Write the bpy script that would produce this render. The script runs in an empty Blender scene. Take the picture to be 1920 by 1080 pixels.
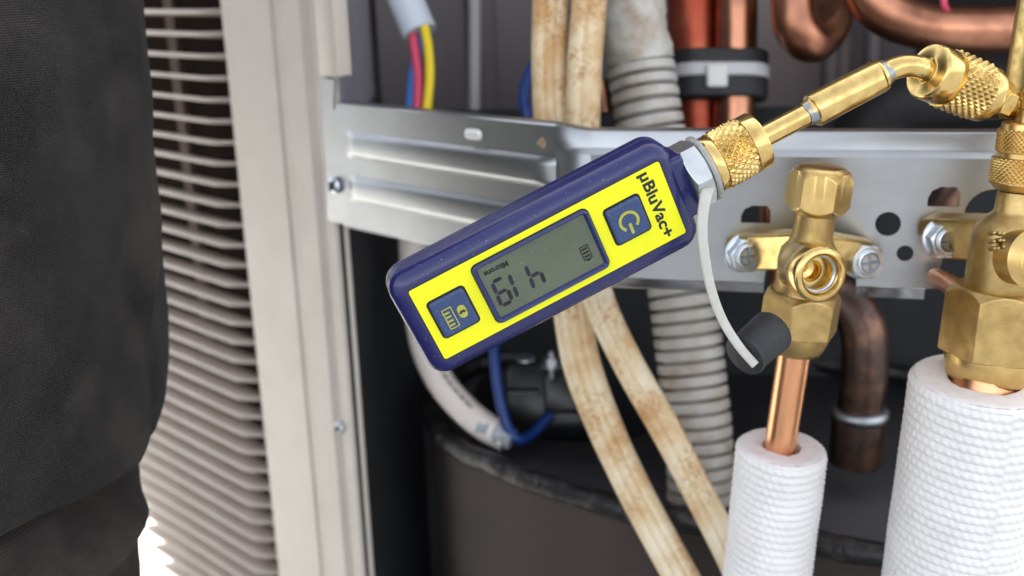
import bpy, bmesh, math, random
import numpy as np
from mathutils import Matrix, Vector, noise

random.seed(7)
PI = math.pi
S = 0.001                      # everything below is authored in millimetres
CAM_H = 620.0                  # camera height above the ground, mm

# ------------------------------------------------------------------ camera
FPX = 2000.0                   # focal length in pixels of the 1920 px wide photograph
PITCH, ROLL = math.radians(16.5), math.radians(1.7)
F = np.array([0, math.cos(PITCH), -math.sin(PITCH)])
_r0 = np.array([1.0, 0, 0]); _d0 = np.array([0, -math.sin(PITCH), -math.cos(PITCH)])
XC = math.cos(ROLL) * _r0 + math.sin(ROLL) * _d0
YD = -math.sin(ROLL) * _r0 + math.cos(ROLL) * _d0
CAM = np.array([0, 0, CAM_H])

scene = bpy.context.scene
col = scene.collection
cd = bpy.data.cameras.new('camera')
cd.sensor_width = 36.0
cd.lens = 36.0 * FPX / 1920
cd.clip_start = 0.01
cd.clip_end = 500
cd.dof.use_dof = True
cd.dof.focus_distance = 0.304
cd.dof.aperture_fstop = 11.0
cd.dof.aperture_blades = 0
cam = bpy.data.objects.new('camera', cd)
col.objects.link(cam)
M = Matrix.Identity(4)
for i in range(3):
    M[i][0] = XC[i]; M[i][1] = -YD[i]; M[i][2] = -F[i]; M[i][3] = CAM[i] * S
cam.matrix_world = M
scene.camera = cam

# ------------------------------------------------------------------ sky, sun, exposure
SUN_EL, SUN_AZ = math.radians(38), math.radians(20)     # azimuth clockwise from +Y: the sun stands behind the unit
world = bpy.data.worlds.new('World'); scene.world = world
world.use_nodes = True
wn = world.node_tree
sky = wn.nodes.new('ShaderNodeTexSky')
sky.sky_type = 'NISHITA'; sky.sun_disc = False
sky.sun_elevation = SUN_EL; sky.sun_rotation = SUN_AZ
sky.air_density = 1.0; sky.dust_density = 3.0; sky.ozone_density = 1.0
bg = wn.nodes['Background']; bg.inputs['Strength'].default_value = 0.15
hs_ = wn.nodes.new('ShaderNodeHueSaturation'); hs_.inputs['Saturation'].default_value = .22      # hazy, whitish sky
wn.links.new(sky.outputs[0], hs_.inputs['Color']); wn.links.new(hs_.outputs[0], bg.inputs['Color'])
sl = bpy.data.lights.new('sun', 'SUN'); sl.energy = 3.0; sl.angle = math.radians(0.6); sl.color = (1, .95, .87)
sun = bpy.data.objects.new('sun', sl); col.objects.link(sun)
sdir = Vector((math.sin(SUN_AZ) * math.cos(SUN_EL), math.cos(SUN_AZ) * math.cos(SUN_EL), math.sin(SUN_EL)))
sun.rotation_euler = sdir.to_track_quat('Z', 'Y').to_euler()
sun.location = sdir * 5
vs = scene.view_settings
vs.view_transform = 'Standard'; vs.look = 'None'; vs.gamma = 1.0; vs.use_curve_mapping = False
vs.exposure = 2.0

# ------------------------------------------------------------------ projection helpers (all in mm)
def V(*a): return np.array(a, float)
def unit(v): v = np.asarray(v, float); return v / np.linalg.norm(v)
def C2W(c): return CAM + c[0] * XC + c[1] * YD + c[2] * F          # camera coords (x right, y down, z forward) -> world
def C2D(c): return c[0] * XC + c[1] * YD + c[2] * F
def P(px, py, z): return C2W(((px - 960) / FPX * z, (py - 540) / FPX * z, z))
def ray(px, py): return C2D(((px - 960) / FPX, (py - 540) / FPX, 1.0))
def hit(px, py, p0, n):
    d = ray(px, py); t = np.dot(p0 - CAM, n) / np.dot(d, n); return CAM + t * d
UP = V(0, 0, 1)

# ------------------------------------------------------------------ materials
MM = {}
def new_mat(name):
    m = bpy.data.materials.new(name); m.use_nodes = True
    return m, m.node_tree, m.node_tree.nodes['Principled BSDF']
def coords(nt, scale=(1, 1, 1)):
    tc = nt.nodes.new('ShaderNodeTexCoord'); mp = nt.nodes.new('ShaderNodeMapping')
    mp.inputs['Scale'].default_value = [1000 * s for s in scale]
    nt.links.new(tc.outputs['Object'], mp.inputs[0]); return mp.outputs[0]
def tex_noise(nt, vec, scale, detail=4, rough=.55, dist=0):
    n = nt.nodes.new('ShaderNodeTexNoise'); n.inputs['Scale'].default_value = scale
    n.inputs['Detail'].default_value = detail; n.inputs['Roughness'].default_value = rough; n.inputs['Distortion'].default_value = dist
    nt.links.new(vec, n.inputs['Vector']); return n.outputs['Fac']
def ramp(nt, fac, stops):
    r = nt.nodes.new('ShaderNodeValToRGB'); e = r.color_ramp.elements
    while len(e) < len(stops): e.new(.5)
    for x, (p, c) in zip(e, stops):
        x.position = p; x.color = (*c, 1) if len(c) == 3 else c
    nt.links.new(fac, r.inputs[0]); return r.outputs[0]
def mixc(nt, fac, a, b, mode='MIX'):
    m = nt.nodes.new('ShaderNodeMix'); m.data_type = 'RGBA'; m.blend_type = mode
    if isinstance(fac, float): m.inputs[0].default_value = fac
    else: nt.links.new(fac, m.inputs[0])
    for i, c in ((6, a), (7, b)):
        if isinstance(c, tuple): m.inputs[i].default_value = (*c, 1)
        else: nt.links.new(c, m.inputs[i])
    return m.outputs[2]
def bump(nt, b, h, strength=.3, dist=.2):
    n = nt.nodes.new('ShaderNodeBump'); n.inputs['Strength'].default_value = strength
    n.inputs['Distance'].default_value = dist * S
    nt.links.new(h, n.inputs['Height']); nt.links.new(n.outputs[0], b.inputs['Normal'])
def mat(name, c, rough=.5, metal=0., c2=None, sc=.2, detail=4, bs=0., bsc=1., bd=.2, stretch=(1, 1, 1), rvar=.0, lo=.35, hi=.7, spec=None, coat=0., trans=0., sss=0., speck=None):
    m, nt, b = new_mat(name); vec = coords(nt, stretch)
    f = tex_noise(nt, vec, sc, detail)
    base = None
    if c2 is not None: base = ramp(nt, f, [(lo, c), (hi, c2)])
    if speck is not None:          # dust specks: (colour, scale, threshold)
        sf = tex_noise(nt, coords(nt), speck[1], 1)
        sm = ramp(nt, sf, [(speck[2], (0, 0, 0)), (speck[2] + .03, (1, 1, 1))])
        base = mixc(nt, sm, base if base is not None else c, speck[0])
    if base is not None: nt.links.new(base, b.inputs['Base Color'])
    else: b.inputs['Base Color'].default_value = (*c, 1)
    if rvar:
        rr = nt.nodes.new('ShaderNodeMapRange'); nt.links.new(f, rr.inputs[0])
        rr.inputs[1].default_value = .3; rr.inputs[2].default_value = .7
        rr.inputs[3].default_value = rough - rvar; rr.inputs[4].default_value = rough + rvar
        nt.links.new(rr.outputs[0], b.inputs['Roughness'])
    else: b.inputs['Roughness'].default_value = rough
    b.inputs['Metallic'].default_value = metal
    if spec is not None: b.inputs['Specular IOR Level'].default_value = spec
    if coat: b.inputs['Coat Weight'].default_value = coat; b.inputs['Coat Roughness'].default_value = .1
    if trans: b.inputs['Transmission Weight'].default_value = trans
    if sss:
        b.inputs['Subsurface Weight'].default_value = sss; b.inputs['Subsurface Radius'].default_value = (.003, .003, .003)
        b.inputs['Subsurface Scale'].default_value = 1
    if bs:
        h = tex_noise(nt, vec, bsc, 5); bump(nt, b, h, bs, bd)
    MM[name] = m; return m

mat('navy', (.010, .012, .088), .26, c2=(.013, .016, .10), sc=.15, bs=.10, bsc=5, bd=.05, speck=((.5, .5, .6), 2.8, .755), spec=.6)
mat('navy_gloss', (.022, .030, .115), .24, bs=.05, bsc=6, bd=.05)
mat('navy_button', (.028, .055, .150), .42, c2=(.034, .065, .17), sc=.8, bs=.25, bsc=4, bd=.08, speck=((.3, .35, .45), 2.6, .72))
mat('black_gap', (.006, .006, .008), .6)
mat('yellow', (.86, .84, .004), .45, c2=(.80, .80, .004), sc=.1, bs=.05, bsc=6, bd=.03)
mat('ink', (.012, .013, .02), .5)
mat('symbol', (.42, .42, .06), .5, c2=(.34, .36, .06), sc=.9)
mat('lcd', (.088, .110, .074), .20, c2=(.112, .134, .092), sc=.05, speck=((.3, .32, .27), 2.6, .74))
mat('lcd_segment', (.004, .003, .006), .4)
mat('lcd_segment_faded', (.008, .009, .026), .4)
mat('brass', (.80, .585, .235), .22, 1., c2=(.56, .39, .14), sc=.25, bs=.10, bsc=1.6, bd=.05, rvar=.06)
mat('brass_satin', (.74, .53, .22), .33, 1., c2=(.62, .43, .16), sc=.2, bs=.12, bsc=2.5, bd=.06, rvar=.06)
mat('brass_forged', (.56, .40, .17), .42, 1., c2=(.40, .275, .105), sc=.18, bs=.45, bsc=1.6, bd=.18, rvar=.08)
mat('brass_dark', (.40, .27, .09), .42, 1., c2=(.30, .2, .07), sc=.2, bs=.3, bsc=2, bd=.1)
mat('steel_zinc', (.60, .63, .65), .33, 1., c2=(.50, .53, .55), sc=.3, bs=.18, bsc=2.5, bd=.06)
mat('zinc_bright', (.78, .85, .92), .33, 1., c2=(.66, .74, .83), sc=.3, bs=.15, bsc=1.2, bd=.06)
mat('zinc_recess_shade', (.30, .36, .43), .4, 1.)  # darker zinc colour that paints shade into the bolt recess
mat('galvanised', (.39, .405, .425), .35, 1., c2=(.355, .365, .38), sc=.05, bs=.04, bsc=1.0, bd=.05, rvar=.02, stretch=(1, 1, 2))
mat('solder', (.42, .45, .48), .35, 1., bs=.6, bsc=1.0, bd=.3)
mat('copper_bright', (.86, .44, .24), .30, 1., c2=(.72, .33, .17), sc=.15, bs=.1, bsc=.6, bd=.1, stretch=(1, 1, .25))
mat('copper', (.54, .25, .15), .34, 1., c2=(.27, .12, .08), sc=.05, lo=.38, hi=.66, rvar=.08, bs=.1, bsc=.4, bd=.1)
mat('copper_dark', (.10, .07, .062), .40, 1., c2=(.30, .16, .11), sc=.07, lo=.45, hi=.72, bs=.2, bsc=.5, bd=.15)
mat('copper_red', (.36, .07, .04), .42, 1., c2=(.48, .16, .09), sc=.04)
mat('rubber_black', (.013, .013, .016), .6, c2=(.022, .022, .026), sc=.4, bs=.3, bsc=2.5, bd=.08)
mat('rubber_strap', (.50, .50, .46), .42, c2=(.44, .44, .40), sc=.3, bs=.1, bsc=1.5, bd=.08, sss=.15)
mat('clear_plastic', (.75, .77, .76), .25, trans=.65)
mat('foam_white', (.78, .77, .765), .7, c2=(.70, .69, .68), sc=.1, bs=.15, bsc=2.5, bd=.1, sss=.12)
mat('foam_face', (.80, .74, .73), .75, c2=(.73, .68, .67), sc=.3, bs=.3, bsc=1.5, bd=.2)
mat('casing', (.69, .625, .565), .40, c2=(.63, .565, .505), sc=.03, bs=.12, bsc=1.4, bd=.05)
mat('slat', (.65, .57, .515), .42, c2=(.57, .50, .45), sc=.03)
mat('brown_rib', (.24, .17, .14), .7, c2=(.19, .135, .11), sc=.03)
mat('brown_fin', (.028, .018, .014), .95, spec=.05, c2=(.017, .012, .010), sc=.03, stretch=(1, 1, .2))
mat('dark_inside', (.010, .009, .009), .8)
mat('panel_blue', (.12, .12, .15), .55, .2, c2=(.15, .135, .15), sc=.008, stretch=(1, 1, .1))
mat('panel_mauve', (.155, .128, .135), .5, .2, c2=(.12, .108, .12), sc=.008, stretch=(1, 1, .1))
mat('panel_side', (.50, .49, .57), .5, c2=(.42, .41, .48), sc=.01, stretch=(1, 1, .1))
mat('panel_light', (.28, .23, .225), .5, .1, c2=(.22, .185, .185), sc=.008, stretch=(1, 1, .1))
mat('foam_black', (.014, .015, .018), .8, c2=(.024, .026, .030), sc=.03, bs=.3, bsc=.5, bd=.4)
mat('jacket', (.052, .038, .033), .75, c2=(.037, .028, .025), sc=.03, bs=.3, bsc=1.0, bd=.3, lo=.3)
mat('jacket_lid', (.036, .035, .040), .6, c2=(.046, .045, .050), sc=.04, bs=.3, bsc=.25, bd=1.0)
mat('jacket_rim', (.010, .0095, .0095), .33, c2=(.05, .044, .044), sc=.12, bs=.7, bsc=.25, bd=1.5, lo=.5, hi=.75)
mat('plastic_black', (.012, .012, .013), .35)
mat('wire_blue', (.004, .036, .20), .35)
mat('wire_blue_light', (.04, .20, .60), .4)
mat('wire_red', (.68, .07, .15), .4)
mat('wire_yellow', (.86, .64, .02), .4)
mat('cable_grey', (.58, .64, .72), .5)
mat('rod_grey', (.42, .42, .43), .5)
mat('zip_tie', (.55, .55, .57), .4)
mat('zip_head', (.72, .73, .70), .45)
mat('hose_white', (.80, .72, .66), .5, c2=(.84, .78, .73), sc=.03)
mat('glue', (.45, .50, .55), .4, c2=(.25, .27, .30), sc=.2, bs=.4, bsc=.3, bd=.6)
mat('pad', (.66, .65, .60), .85, c2=(.60, .59, .55), sc=.004)
mat('ground', (.19, .195, .20), .9, c2=(.14, .145, .15), sc=.004, bs=.3, bsc=.1, bd=2)
mat('leather', (.03, .027, .025), .6)

def mat_patch():
    m, nt, b = new_mat('solder_patch'); vec = coords(nt); f = tex_noise(nt, vec, .16, 3)
    nt.links.new(ramp(nt, f, [(.47, (.74, .52, .19)), (.52, (.33, .36, .38))]), b.inputs['Base Color'])
    b.inputs['Metallic'].default_value = 1; b.inputs['Roughness'].default_value = .34
    bump(nt, b, tex_noise(nt, vec, .8, 4), .5, .25); MM['solder_patch'] = m
mat_patch()
def mat_cable():
    m, nt, b = new_mat('cable_cream'); vec = coords(nt, (1, 1, .8))
    f1 = tex_noise(nt, vec, .05, 6, .6); f2 = tex_noise(nt, coords(nt), .45, 5, .65)
    c1 = ramp(nt, f1, [(.36, (.78, .68, .50)), (.50, (.70, .54, .33)), (.64, (.54, .31, .12))])
    k0 = ramp(nt, f2, [(.48, (0, 0, 0)), (.62, (.85, .85, .85))]); k1 = ramp(nt, tex_noise(nt, coords(nt), .04, 3), [(.44, (0, 0, 0)), (.58, (1, 1, 1))])
    k = mixc(nt, 1.0, k0, k1, 'MULTIPLY')
    c2 = mixc(nt, k, c1, (.40, .20, .07))
    nt.links.new(c2, b.inputs['Base Color']); b.inputs['Roughness'].default_value = .36
    bump(nt, b, f2, .12, .12); MM['cable_cream'] = m
mat_cable()
def mat_conduit(name, base, dirt, lo, hi):
    m, nt, b = new_mat(name); f1 = tex_noise(nt, coords(nt), .06, 6, .6)
    c1 = ramp(nt, f1, [(lo, base), (hi, dirt)])
    nt.links.new(c1, b.inputs['Base Color']); b.inputs['Roughness'].default_value = .45
    bump(nt, b, tex_noise(nt, coords(nt), .3, 4), .2, .3); MM[name] = m
mat_conduit('conduit', (.53, .515, .485), (.35, .27, .19), .46, .70)
mat_conduit('conduit_tape', (.56, .55, .51), (.34, .24, .15), .42, .66)
def mat_cloth(name, a, b_, dusty, wave_sc):
    m, nt, b = new_mat(name); vec = coords(nt)
    f = tex_noise(nt, vec, .035, 6, .6)
    c = ramp(nt, f, [(.38, a), (.68, b_)])
    f2 = tex_noise(nt, vec, 3.2, 3, .7)
    fl = ramp(nt, f2, [(.48, (0, 0, 0)), (.78, (.5, .5, .5))])
    c = mixc(nt, fl, c, (.11, .103, .097))
    f3 = tex_noise(nt, vec, .022, 3, .5)
    d = ramp(nt, f3, [(.54, (0, 0, 0)), (.72, (.6, .6, .6))])
    c = mixc(nt, d, c, dusty)
    nt.links.new(c, b.inputs['Base Color']); b.inputs['Roughness'].default_value = .95
    b.inputs['Specular IOR Level'].default_value = .1
    b.inputs['Sheen Weight'].default_value = .06; b.inputs['Sheen Roughness'].default_value = .6
    w1 = nt.nodes.new('ShaderNodeTexWave'); w1.inputs['Scale'].default_value = wave_sc; w1.bands_direction = 'DIAGONAL'
    w1.inputs['Distortion'].default_value = 1.2; nt.links.new(vec, w1.inputs[0])
    w2 = nt.nodes.new('ShaderNodeTexWave'); w2.inputs['Scale'].default_value = wave_sc * .8; w2.bands_direction = 'Z'
    w2.inputs['Distortion'].default_value = 1.2; nt.links.new(vec, w2.inputs[0])
    mx = mixc(nt, .5, w1.outputs[0], w2.outputs[0])
    c = mixc(nt, .75, c, ramp(nt, mx, [(.15, (.45, .45, .45)), (.85, (1.5, 1.5, 1.5))]), 'MULTIPLY'); nt.links.new(c, b.inputs['Base Color'])
    mx = mixc(nt, .35, mx, f2)
    bump(nt, b, mx, 1.0, .5); MM[name] = m
mat_cloth('shirt', (.008, .0072, .0068), (.027, .024, .0215), (.075, .064, .055), .55)
mat_cloth('trousers', (.016, .0125, .011), (.05, .039, .033), (.09, .07, .056), .75)

# ------------------------------------------------------------------ mesh helpers
def tag(o, label=None, cat=None, group=None, kind=None):
    if label: o['label'] = label
    if cat: o['category'] = cat
    if group: o['group'] = group
    if kind: o['kind'] = kind
    return o
FRAMES = {}
def thing(name, label, cat, origin, R=None, group=None):
    o = bpy.data.objects.new(name, None); col.objects.link(o); o.empty_display_size = .01
    R = np.eye(3) if R is None else R
    m = Matrix.Identity(4)
    for i in range(3):
        for j in range(3): m[i][j] = R[i][j]
        m[i][3] = origin[i] * S
    o.matrix_world = m; FRAMES[o.name] = (R, np.asarray(origin, float))
    return tag(o, label, cat, group)
def frame(z, xh=(0, 0, 1)):
    z = unit(z); x = np.asarray(xh, float); x = x - z * np.dot(x, z)
    if np.linalg.norm(x) < 1e-6: x = V(1, 0, 0) - z * z[0]
    x = unit(x); y = np.cross(z, x); return np.stack([x, y, z], 1)

class MB:
    def __init__(s): s.v = []; s.f = []
    def add(s, vs, fs, R=None, o=None):
        b = len(s.v); vs = np.asarray(vs, float)
        if R is not None: vs = vs @ R.T
        if o is not None: vs = vs + o
        s.v += [tuple(x) for x in vs]; s.f += [tuple(b + i for i in f) for f in fs]; return s
    def box(s, c, size, R=None, o=None):
        x, y, z = [q / 2 for q in size]
        vs = [(c[0] + a * x, c[1] + b * y, c[2] + d * z) for a in (-1, 1) for b in (-1, 1) for d in (-1, 1)]
        return s.add(vs, [(0, 1, 3, 2), (4, 6, 7, 5), (0, 4, 5, 1), (2, 3, 7, 6), (0, 2, 6, 4), (1, 5, 7, 3)], R, o)
    def rings(s, rings, closed=True, cap0=True, cap1=True, R=None, o=None):
        n = len(rings[0]); vs = [p for r in rings for p in r]; fs = []
        for i in range(len(rings) - 1):
            for j in range(n if closed else n - 1):
                k = (j + 1) % n; fs.append((i * n + j, i * n + k, (i + 1) * n + k, (i + 1) * n + j))
        if cap0: fs.append(tuple(range(n - 1, -1, -1)))
        if cap1: fs.append(tuple(range((len(rings) - 1) * n, len(rings) * n)))
        return s.add(vs, fs, R, o)
    def lathe(s, prof, R, o, n=48, cap0=True, cap1=True, phase=0.):
        rs = [[(r * math.cos(phase + 2 * PI * j / n), r * math.sin(phase + 2 * PI * j / n), t) for j in range(n)] for r, t in prof]
        return s.rings(rs, True, cap0, cap1, R, o)
    def hexnut(s, r, t0, t1, ch, R, o, phase=0., ch0=None):
        """hexagon of corner radius r with chamfered ends: hex cut by a cone, made on a 60-gon"""
        n = 60; ap = r * math.cos(PI / 6); ch0 = ch if ch0 is None else ch0
        def rad(a): k = (a % (PI / 3)) - PI / 6; return ap / math.cos(k)
        ang = [2 * PI * j / n for j in range(n)]
        def ring(fn): return [(rr * math.cos(a + phase), rr * math.sin(a + phase), t) for a in ang for rr, t in [fn(a)]]
        def chd(a, c): return c * (rad(a) - ap * .97) / (r - ap * .97)
        rs = [ring(lambda a: (ap * .97, t0)), ring(lambda a: (rad(a), t0 + chd(a, ch0))),
              ring(lambda a: (rad(a), t1 - chd(a, ch))), ring(lambda a: (ap * .97, t1))]
        return s.rings(rs, True, True, True, R, o)
    def tube(s, pts, rad, n=24, cap=True, sec=None, xh=None):
        pts = [np.asarray(p, float) for p in pts]; m = len(pts)
        if not hasattr(rad, '__len__'): rad = [rad] * m
        tan = [unit(pts[min(i + 1, m - 1)] - pts[max(i - 1, 0)]) for i in range(m)]
        x = np.asarray(xh if xh is not None else (-F), float); x = unit(x - tan[0] * np.dot(x, tan[0]))
        rs = []
        for p, t, r in zip(pts, tan, rad):
            x = unit(x - t * np.dot(x, t)); y = np.cross(t, x)
            if sec is None: rs.append([p + r * (math.cos(2 * PI * j / n) * x + math.sin(2 * PI * j / n) * y) for j in range(n)])
            else: rs.append([p + r * (a * x + b * y) for a, b in sec])
        return s.rings(rs, True, cap, cap)
    def prism(s, outline, z0, z1, R=None, o=None):
        n = len(outline); return s.rings([[(x, y, z0) for x, y in outline], [(x, y, z1) for x, y in outline]], True, True, True, R, o)
    def build(s, name, m, parent=None, local=False, smooth=40, bevel=0., seg=2, subsurf=0, solid=0., weld=False):
        vs = np.array(s.v)
        if parent is not None and not local:
            R, o = FRAMES[parent.name]; vs = (vs - o) @ R
            org = None
        elif parent is None and not local:
            org = vs.mean(0); vs = vs - org
        else: org = None
        me = bpy.data.meshes.new(name); me.from_pydata((vs * S).tolist(), [], s.f)
        bm = bmesh.new(); bm.from_mesh(me)
        if weld: bmesh.ops.remove_doubles(bm, verts=bm.verts, dist=1e-6)
        bmesh.ops.recalc_face_normals(bm, faces=bm.faces); bm.to_mesh(me); bm.free()
        return finish(name, me, m, parent, org, smooth, bevel, seg, subsurf, solid)
def finish(name, me, m, parent, org=None, smooth=40, bevel=0., seg=2, subsurf=0, solid=0.):
    o = bpy.data.objects.new(name, me); col.objects.link(o); me.materials.append(MM[m])
    if parent is not None: o.parent = parent; FRAMES[o.name] = FRAMES[parent.name]
    elif org is not None: o.location = org * S; FRAMES[o.name] = (np.eye(3), org)
    if smooth:
        me.polygons.foreach_set('use_smooth', [True] * len(me.polygons))
        me.set_sharp_from_angle(angle=math.radians(smooth))
    if solid:
        md = o.modifiers.new('solid', 'SOLIDIFY'); md.thickness = solid * S; md.offset = -1
    if bevel:
        md = o.modifiers.new('bevel', 'BEVEL'); md.width = bevel * S; md.segments = seg; md.limit_method = 'ANGLE'; md.angle_limit = math.radians(35)
        md.harden_normals = False
    if subsurf:
        md = o.modifiers.new('sub', 'SUBSURF'); md.levels = md.render_levels = subsurf
    return o
def rrect(w, h, r, n=6, cx=0., cy=0.):
    out = []
    for sx, sy, a0 in ((1, 1, 0), (-1, 1, 90), (-1, -1, 180), (1, -1, 270)):
        for i in range(n + 1):
            a = math.radians(a0 + 90 * i / n)
            out.append((cx + sx * (w / 2 - r) + r * math.cos(a), cy + sy * (h / 2 - r) + r * math.sin(a)))
    return out
def circ(cx, cy, r, n=24, ry=None):
    ry = r if ry is None else ry
    return [(cx + r * math.cos(2 * PI * i / n), cy + ry * math.sin(2 * PI * i / n)) for i in range(n)]
def plate(name, outline, holes, R, o, m, parent, solid=.8, smooth=30, bevel=0.):
    """flat sheet in the R/o frame (x, y used) with real holes"""
    bm = bmesh.new(); es = []
    for loop in [outline] + holes:
        vs = []
        for x, y in loop:
            p = R @ V(x, y, 0) + o
            Rp, op = FRAMES[parent.name]; p = (p - op) @ Rp
            vs.append(bm.verts.new(Vector(p * S)))
        for i in range(len(vs)): es.append(bm.edges.new((vs[i], vs[(i + 1) % len(vs)])))
    bmesh.ops.triangle_fill(bm, use_beauty=True, use_dissolve=False, edges=es)
    want = Vector((R[:, 2] @ FRAMES[parent.name][0]))
    for f in bm.faces:
        f.normal_update()
        if f.normal.dot(want) < 0: f.normal_flip()
    me = bpy.data.meshes.new(name); bm.to_mesh(me); bm.free()
    return finish(name, me, m, parent, None, smooth, bevel, 2, 0, solid)
def catmull(pts, per=12):
    pts = [np.asarray(p, float) for p in pts]; q = [2 * pts[0] - pts[1]] + pts + [2 * pts[-1] - pts[-2]]; out = []
    for i in range(1, len(q) - 2):
        a, b, c, d = q[i - 1:i + 3]
        for k in range(per):
            t = k / per
            out.append(.5 * ((2 * b) + (c - a) * t + (2 * a - 5 * b + 4 * c - d) * t * t + (3 * b - a - 3 * c + d) * t ** 3))
    out.append(pts[-1]); return out
def resample(pts, step):
    pts = np.array(pts); d = np.r_[0, np.cumsum(np.linalg.norm(np.diff(pts, axis=0), axis=1))]
    n = max(2, int(d[-1] / step) + 1); t = np.linspace(0, d[-1], n)
    return [V(*[np.interp(x, d, pts[:, k]) for k in range(3)]) for x in t], t
def text_mesh(txt, size, ext=.05, bold=0., sx=1.):
    c = bpy.data.curves.new('text', 'FONT'); c.body = txt; c.size = size * S; c.extrude = ext * S; c.offset = bold * S
    c.align_x = 'CENTER'; c.align_y = 'CENTER'; c.resolution_u = 4
    o = bpy.data.objects.new('text', c); col.objects.link(o)
    dg = bpy.context.evaluated_depsgraph_get(); me = bpy.data.meshes.new_from_object(o.evaluated_get(dg))
    bpy.data.objects.remove(o); bpy.data.curves.remove(c)
    me.transform(Matrix.Diagonal((sx, 1, 1, 1))); return me
def put_text(name, txt, size, m, parent, xdir, ydir, pos, ext=.05, bold=0., sx=1., width=None, height=None):
    me = text_mesh(txt, size, ext, bold, sx)
    xs = np.array([v.co[:] for v in me.vertices]); mn, mx = xs.min(0), xs.max(0); ce = (mn + mx) / 2
    kx = width * S / (mx[0] - mn[0]) if width else 1; ky = height * S / (mx[1] - mn[1]) if height else 1
    zd = np.cross(xdir, ydir); R = np.stack([xdir, ydir, zd], 1)
    for v in me.vertices:
        p = V((v.co[0] - ce[0]) * kx, (v.co[1] - ce[1]) * ky, v.co[2]); v.co = Vector(R @ p + np.asarray(pos) * S)
    return finish(name, me, m, parent, None, 0)
def knurl(mb, Rr, t0, t1, amp, teeth, R, o, pitch=None):
    """diamond knurling: crossing helical grooves leave small pyramids"""
    n = teeth * 8; L = t1 - t0; pz = pitch or 2 * PI * Rr / teeth; rows = int(L / pz * 8) + 1
    tri = lambda x: abs((x % 1.0) * 2 - 1)
    rs = []
    for i in range(rows + 1):
        t = t0 + L * i / rows; ed = min(1, min(t - t0, t1 - t) / .5 + .1); ring = []
        for j in range(n):
            a = j / n * teeth; b = (t - t0) / pz
            h = min(tri(a + b), tri(a - b)); r = Rr + amp * (min(h * 1.25, 1) - .5) * ed
            ring.append((r * math.cos(2 * PI * j / n), r * math.sin(2 * PI * j / n), t))
        rs.append(ring)
    return mb.rings(rs, True, True, True, R, o)

# ================================================================== THE SETTING
# planes of the outdoor unit
AZL, AZR = math.radians(45.6), math.radians(76)
uL = V(-math.sin(AZL), math.cos(AZL), 0)            # along the grille side, to the left and away
nL = V(-math.cos(AZL), -math.sin(AZL), 0)           # its outward normal
BEND = P(1070, 240, 400)                            # where the bracket bends
eR = V(math.sin(AZR), -math.cos(AZR), 0)            # along the valve side of the bracket, to the right and nearer
nR = V(-math.cos(AZR), -math.sin(AZR), 0)
FR_R = np.stack([eR, UP, nR], 1)                    # bracket frames: x along, y up, z towards the camera
FR_L = np.stack([-uL, UP, nL], 1)
def onR(px, py, off=0.):
    p = hit(px, py, BEND + nR * off, nR); d = p - BEND; return (np.dot(d, eR), d[2])
def onL(px, py, off=0.):
    p = hit(px, py, BEND + nL * off, nL); d = p - BEND; return (np.dot(d, -uL), d[2])

g = MB(); g.add([(-60000, -60000, 0), (60000, -60000, 0), (60000, 60000, 0), (-60000, 60000, 0)], [(0, 1, 2, 3)])
pad = MB().box((-300, 2650, 2), (5200, 4300, 6)); pad.build('added_pale_pad', 'pad', smooth=0)  # pale pad added so the sunlit ground behind the unit comes out white
tag(bpy.data.objects['added_pale_pad'], 'bright sunlit concrete pad behind the unit', 'pad', kind='structure')
tag(g.build('ground', 'ground', smooth=0), 'dull grey ground under and around the unit', 'ground', kind='structure')

# the compartment's inner walls (part of the unit's shell)
cabinet = thing('unit_cabinet', 'dark inner shell of the open outdoor unit behind pipes and wires', 'cabinet', V(0, 600, 60))
def wallstrip(name, m, p0, p1, z0, z1, th=4):
    d = unit(p1 - p0); R = np.stack([d, UP, np.cross(d, UP)], 1); L = np.linalg.norm(p1 - p0)
    b = MB().box((L / 2, (z1 - z0) / 2, -th / 2), (L, z1 - z0, th), R, V(p0[0], p0[1], z0)); return b.build(name, m, cabinet, bevel=.6)
TOPZ, BOTZ = CAM_H + 200, 70
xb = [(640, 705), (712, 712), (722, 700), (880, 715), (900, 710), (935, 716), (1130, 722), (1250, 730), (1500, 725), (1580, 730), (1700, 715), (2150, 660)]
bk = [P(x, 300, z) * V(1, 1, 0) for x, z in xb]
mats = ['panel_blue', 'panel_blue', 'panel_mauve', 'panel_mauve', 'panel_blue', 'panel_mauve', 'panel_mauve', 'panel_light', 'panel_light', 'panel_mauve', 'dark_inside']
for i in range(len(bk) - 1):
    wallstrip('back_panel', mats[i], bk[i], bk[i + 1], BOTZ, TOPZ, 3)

# ================================================================== CASING and GRILLE (left)
casing = thing('corner_casing', 'cream painted metal corner casing of the outdoor unit left of the bracket', 'casing', BEND * V(1, 1, 0) + uL * 180 + V(0, 0, 60))
def onLs(px, py, off=0.): a = onL(px, py, off); return -a[0], a[1]      # s grows to the left
def s_at(px, py=540, off=0.): return onLs(px, py, off)[0]
def prof_extrude(name, prof, z0, z1, m, parent, th=None):
    """prof: (s, offset) polyline along the left side, extruded upright as a sheet"""
    vs, fs = [], []
    for s_, d in prof:
        for z in (z0, z1): q = BEND + uL * s_ + nL * d; vs.append((q[0], q[1], z))
    for i in range(len(prof) - 1): fs.append((2 * i, 2 * i + 2, 2 * i + 3, 2 * i + 1))
    return MB().add(vs, fs).build(name, m, parent, smooth=25, solid=th or 0, bevel=.7)
s0 = s_at(465)
A, Bq, Cq, Dq = s_at(556), s_at(575), s_at(612), s_at(634)
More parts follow.
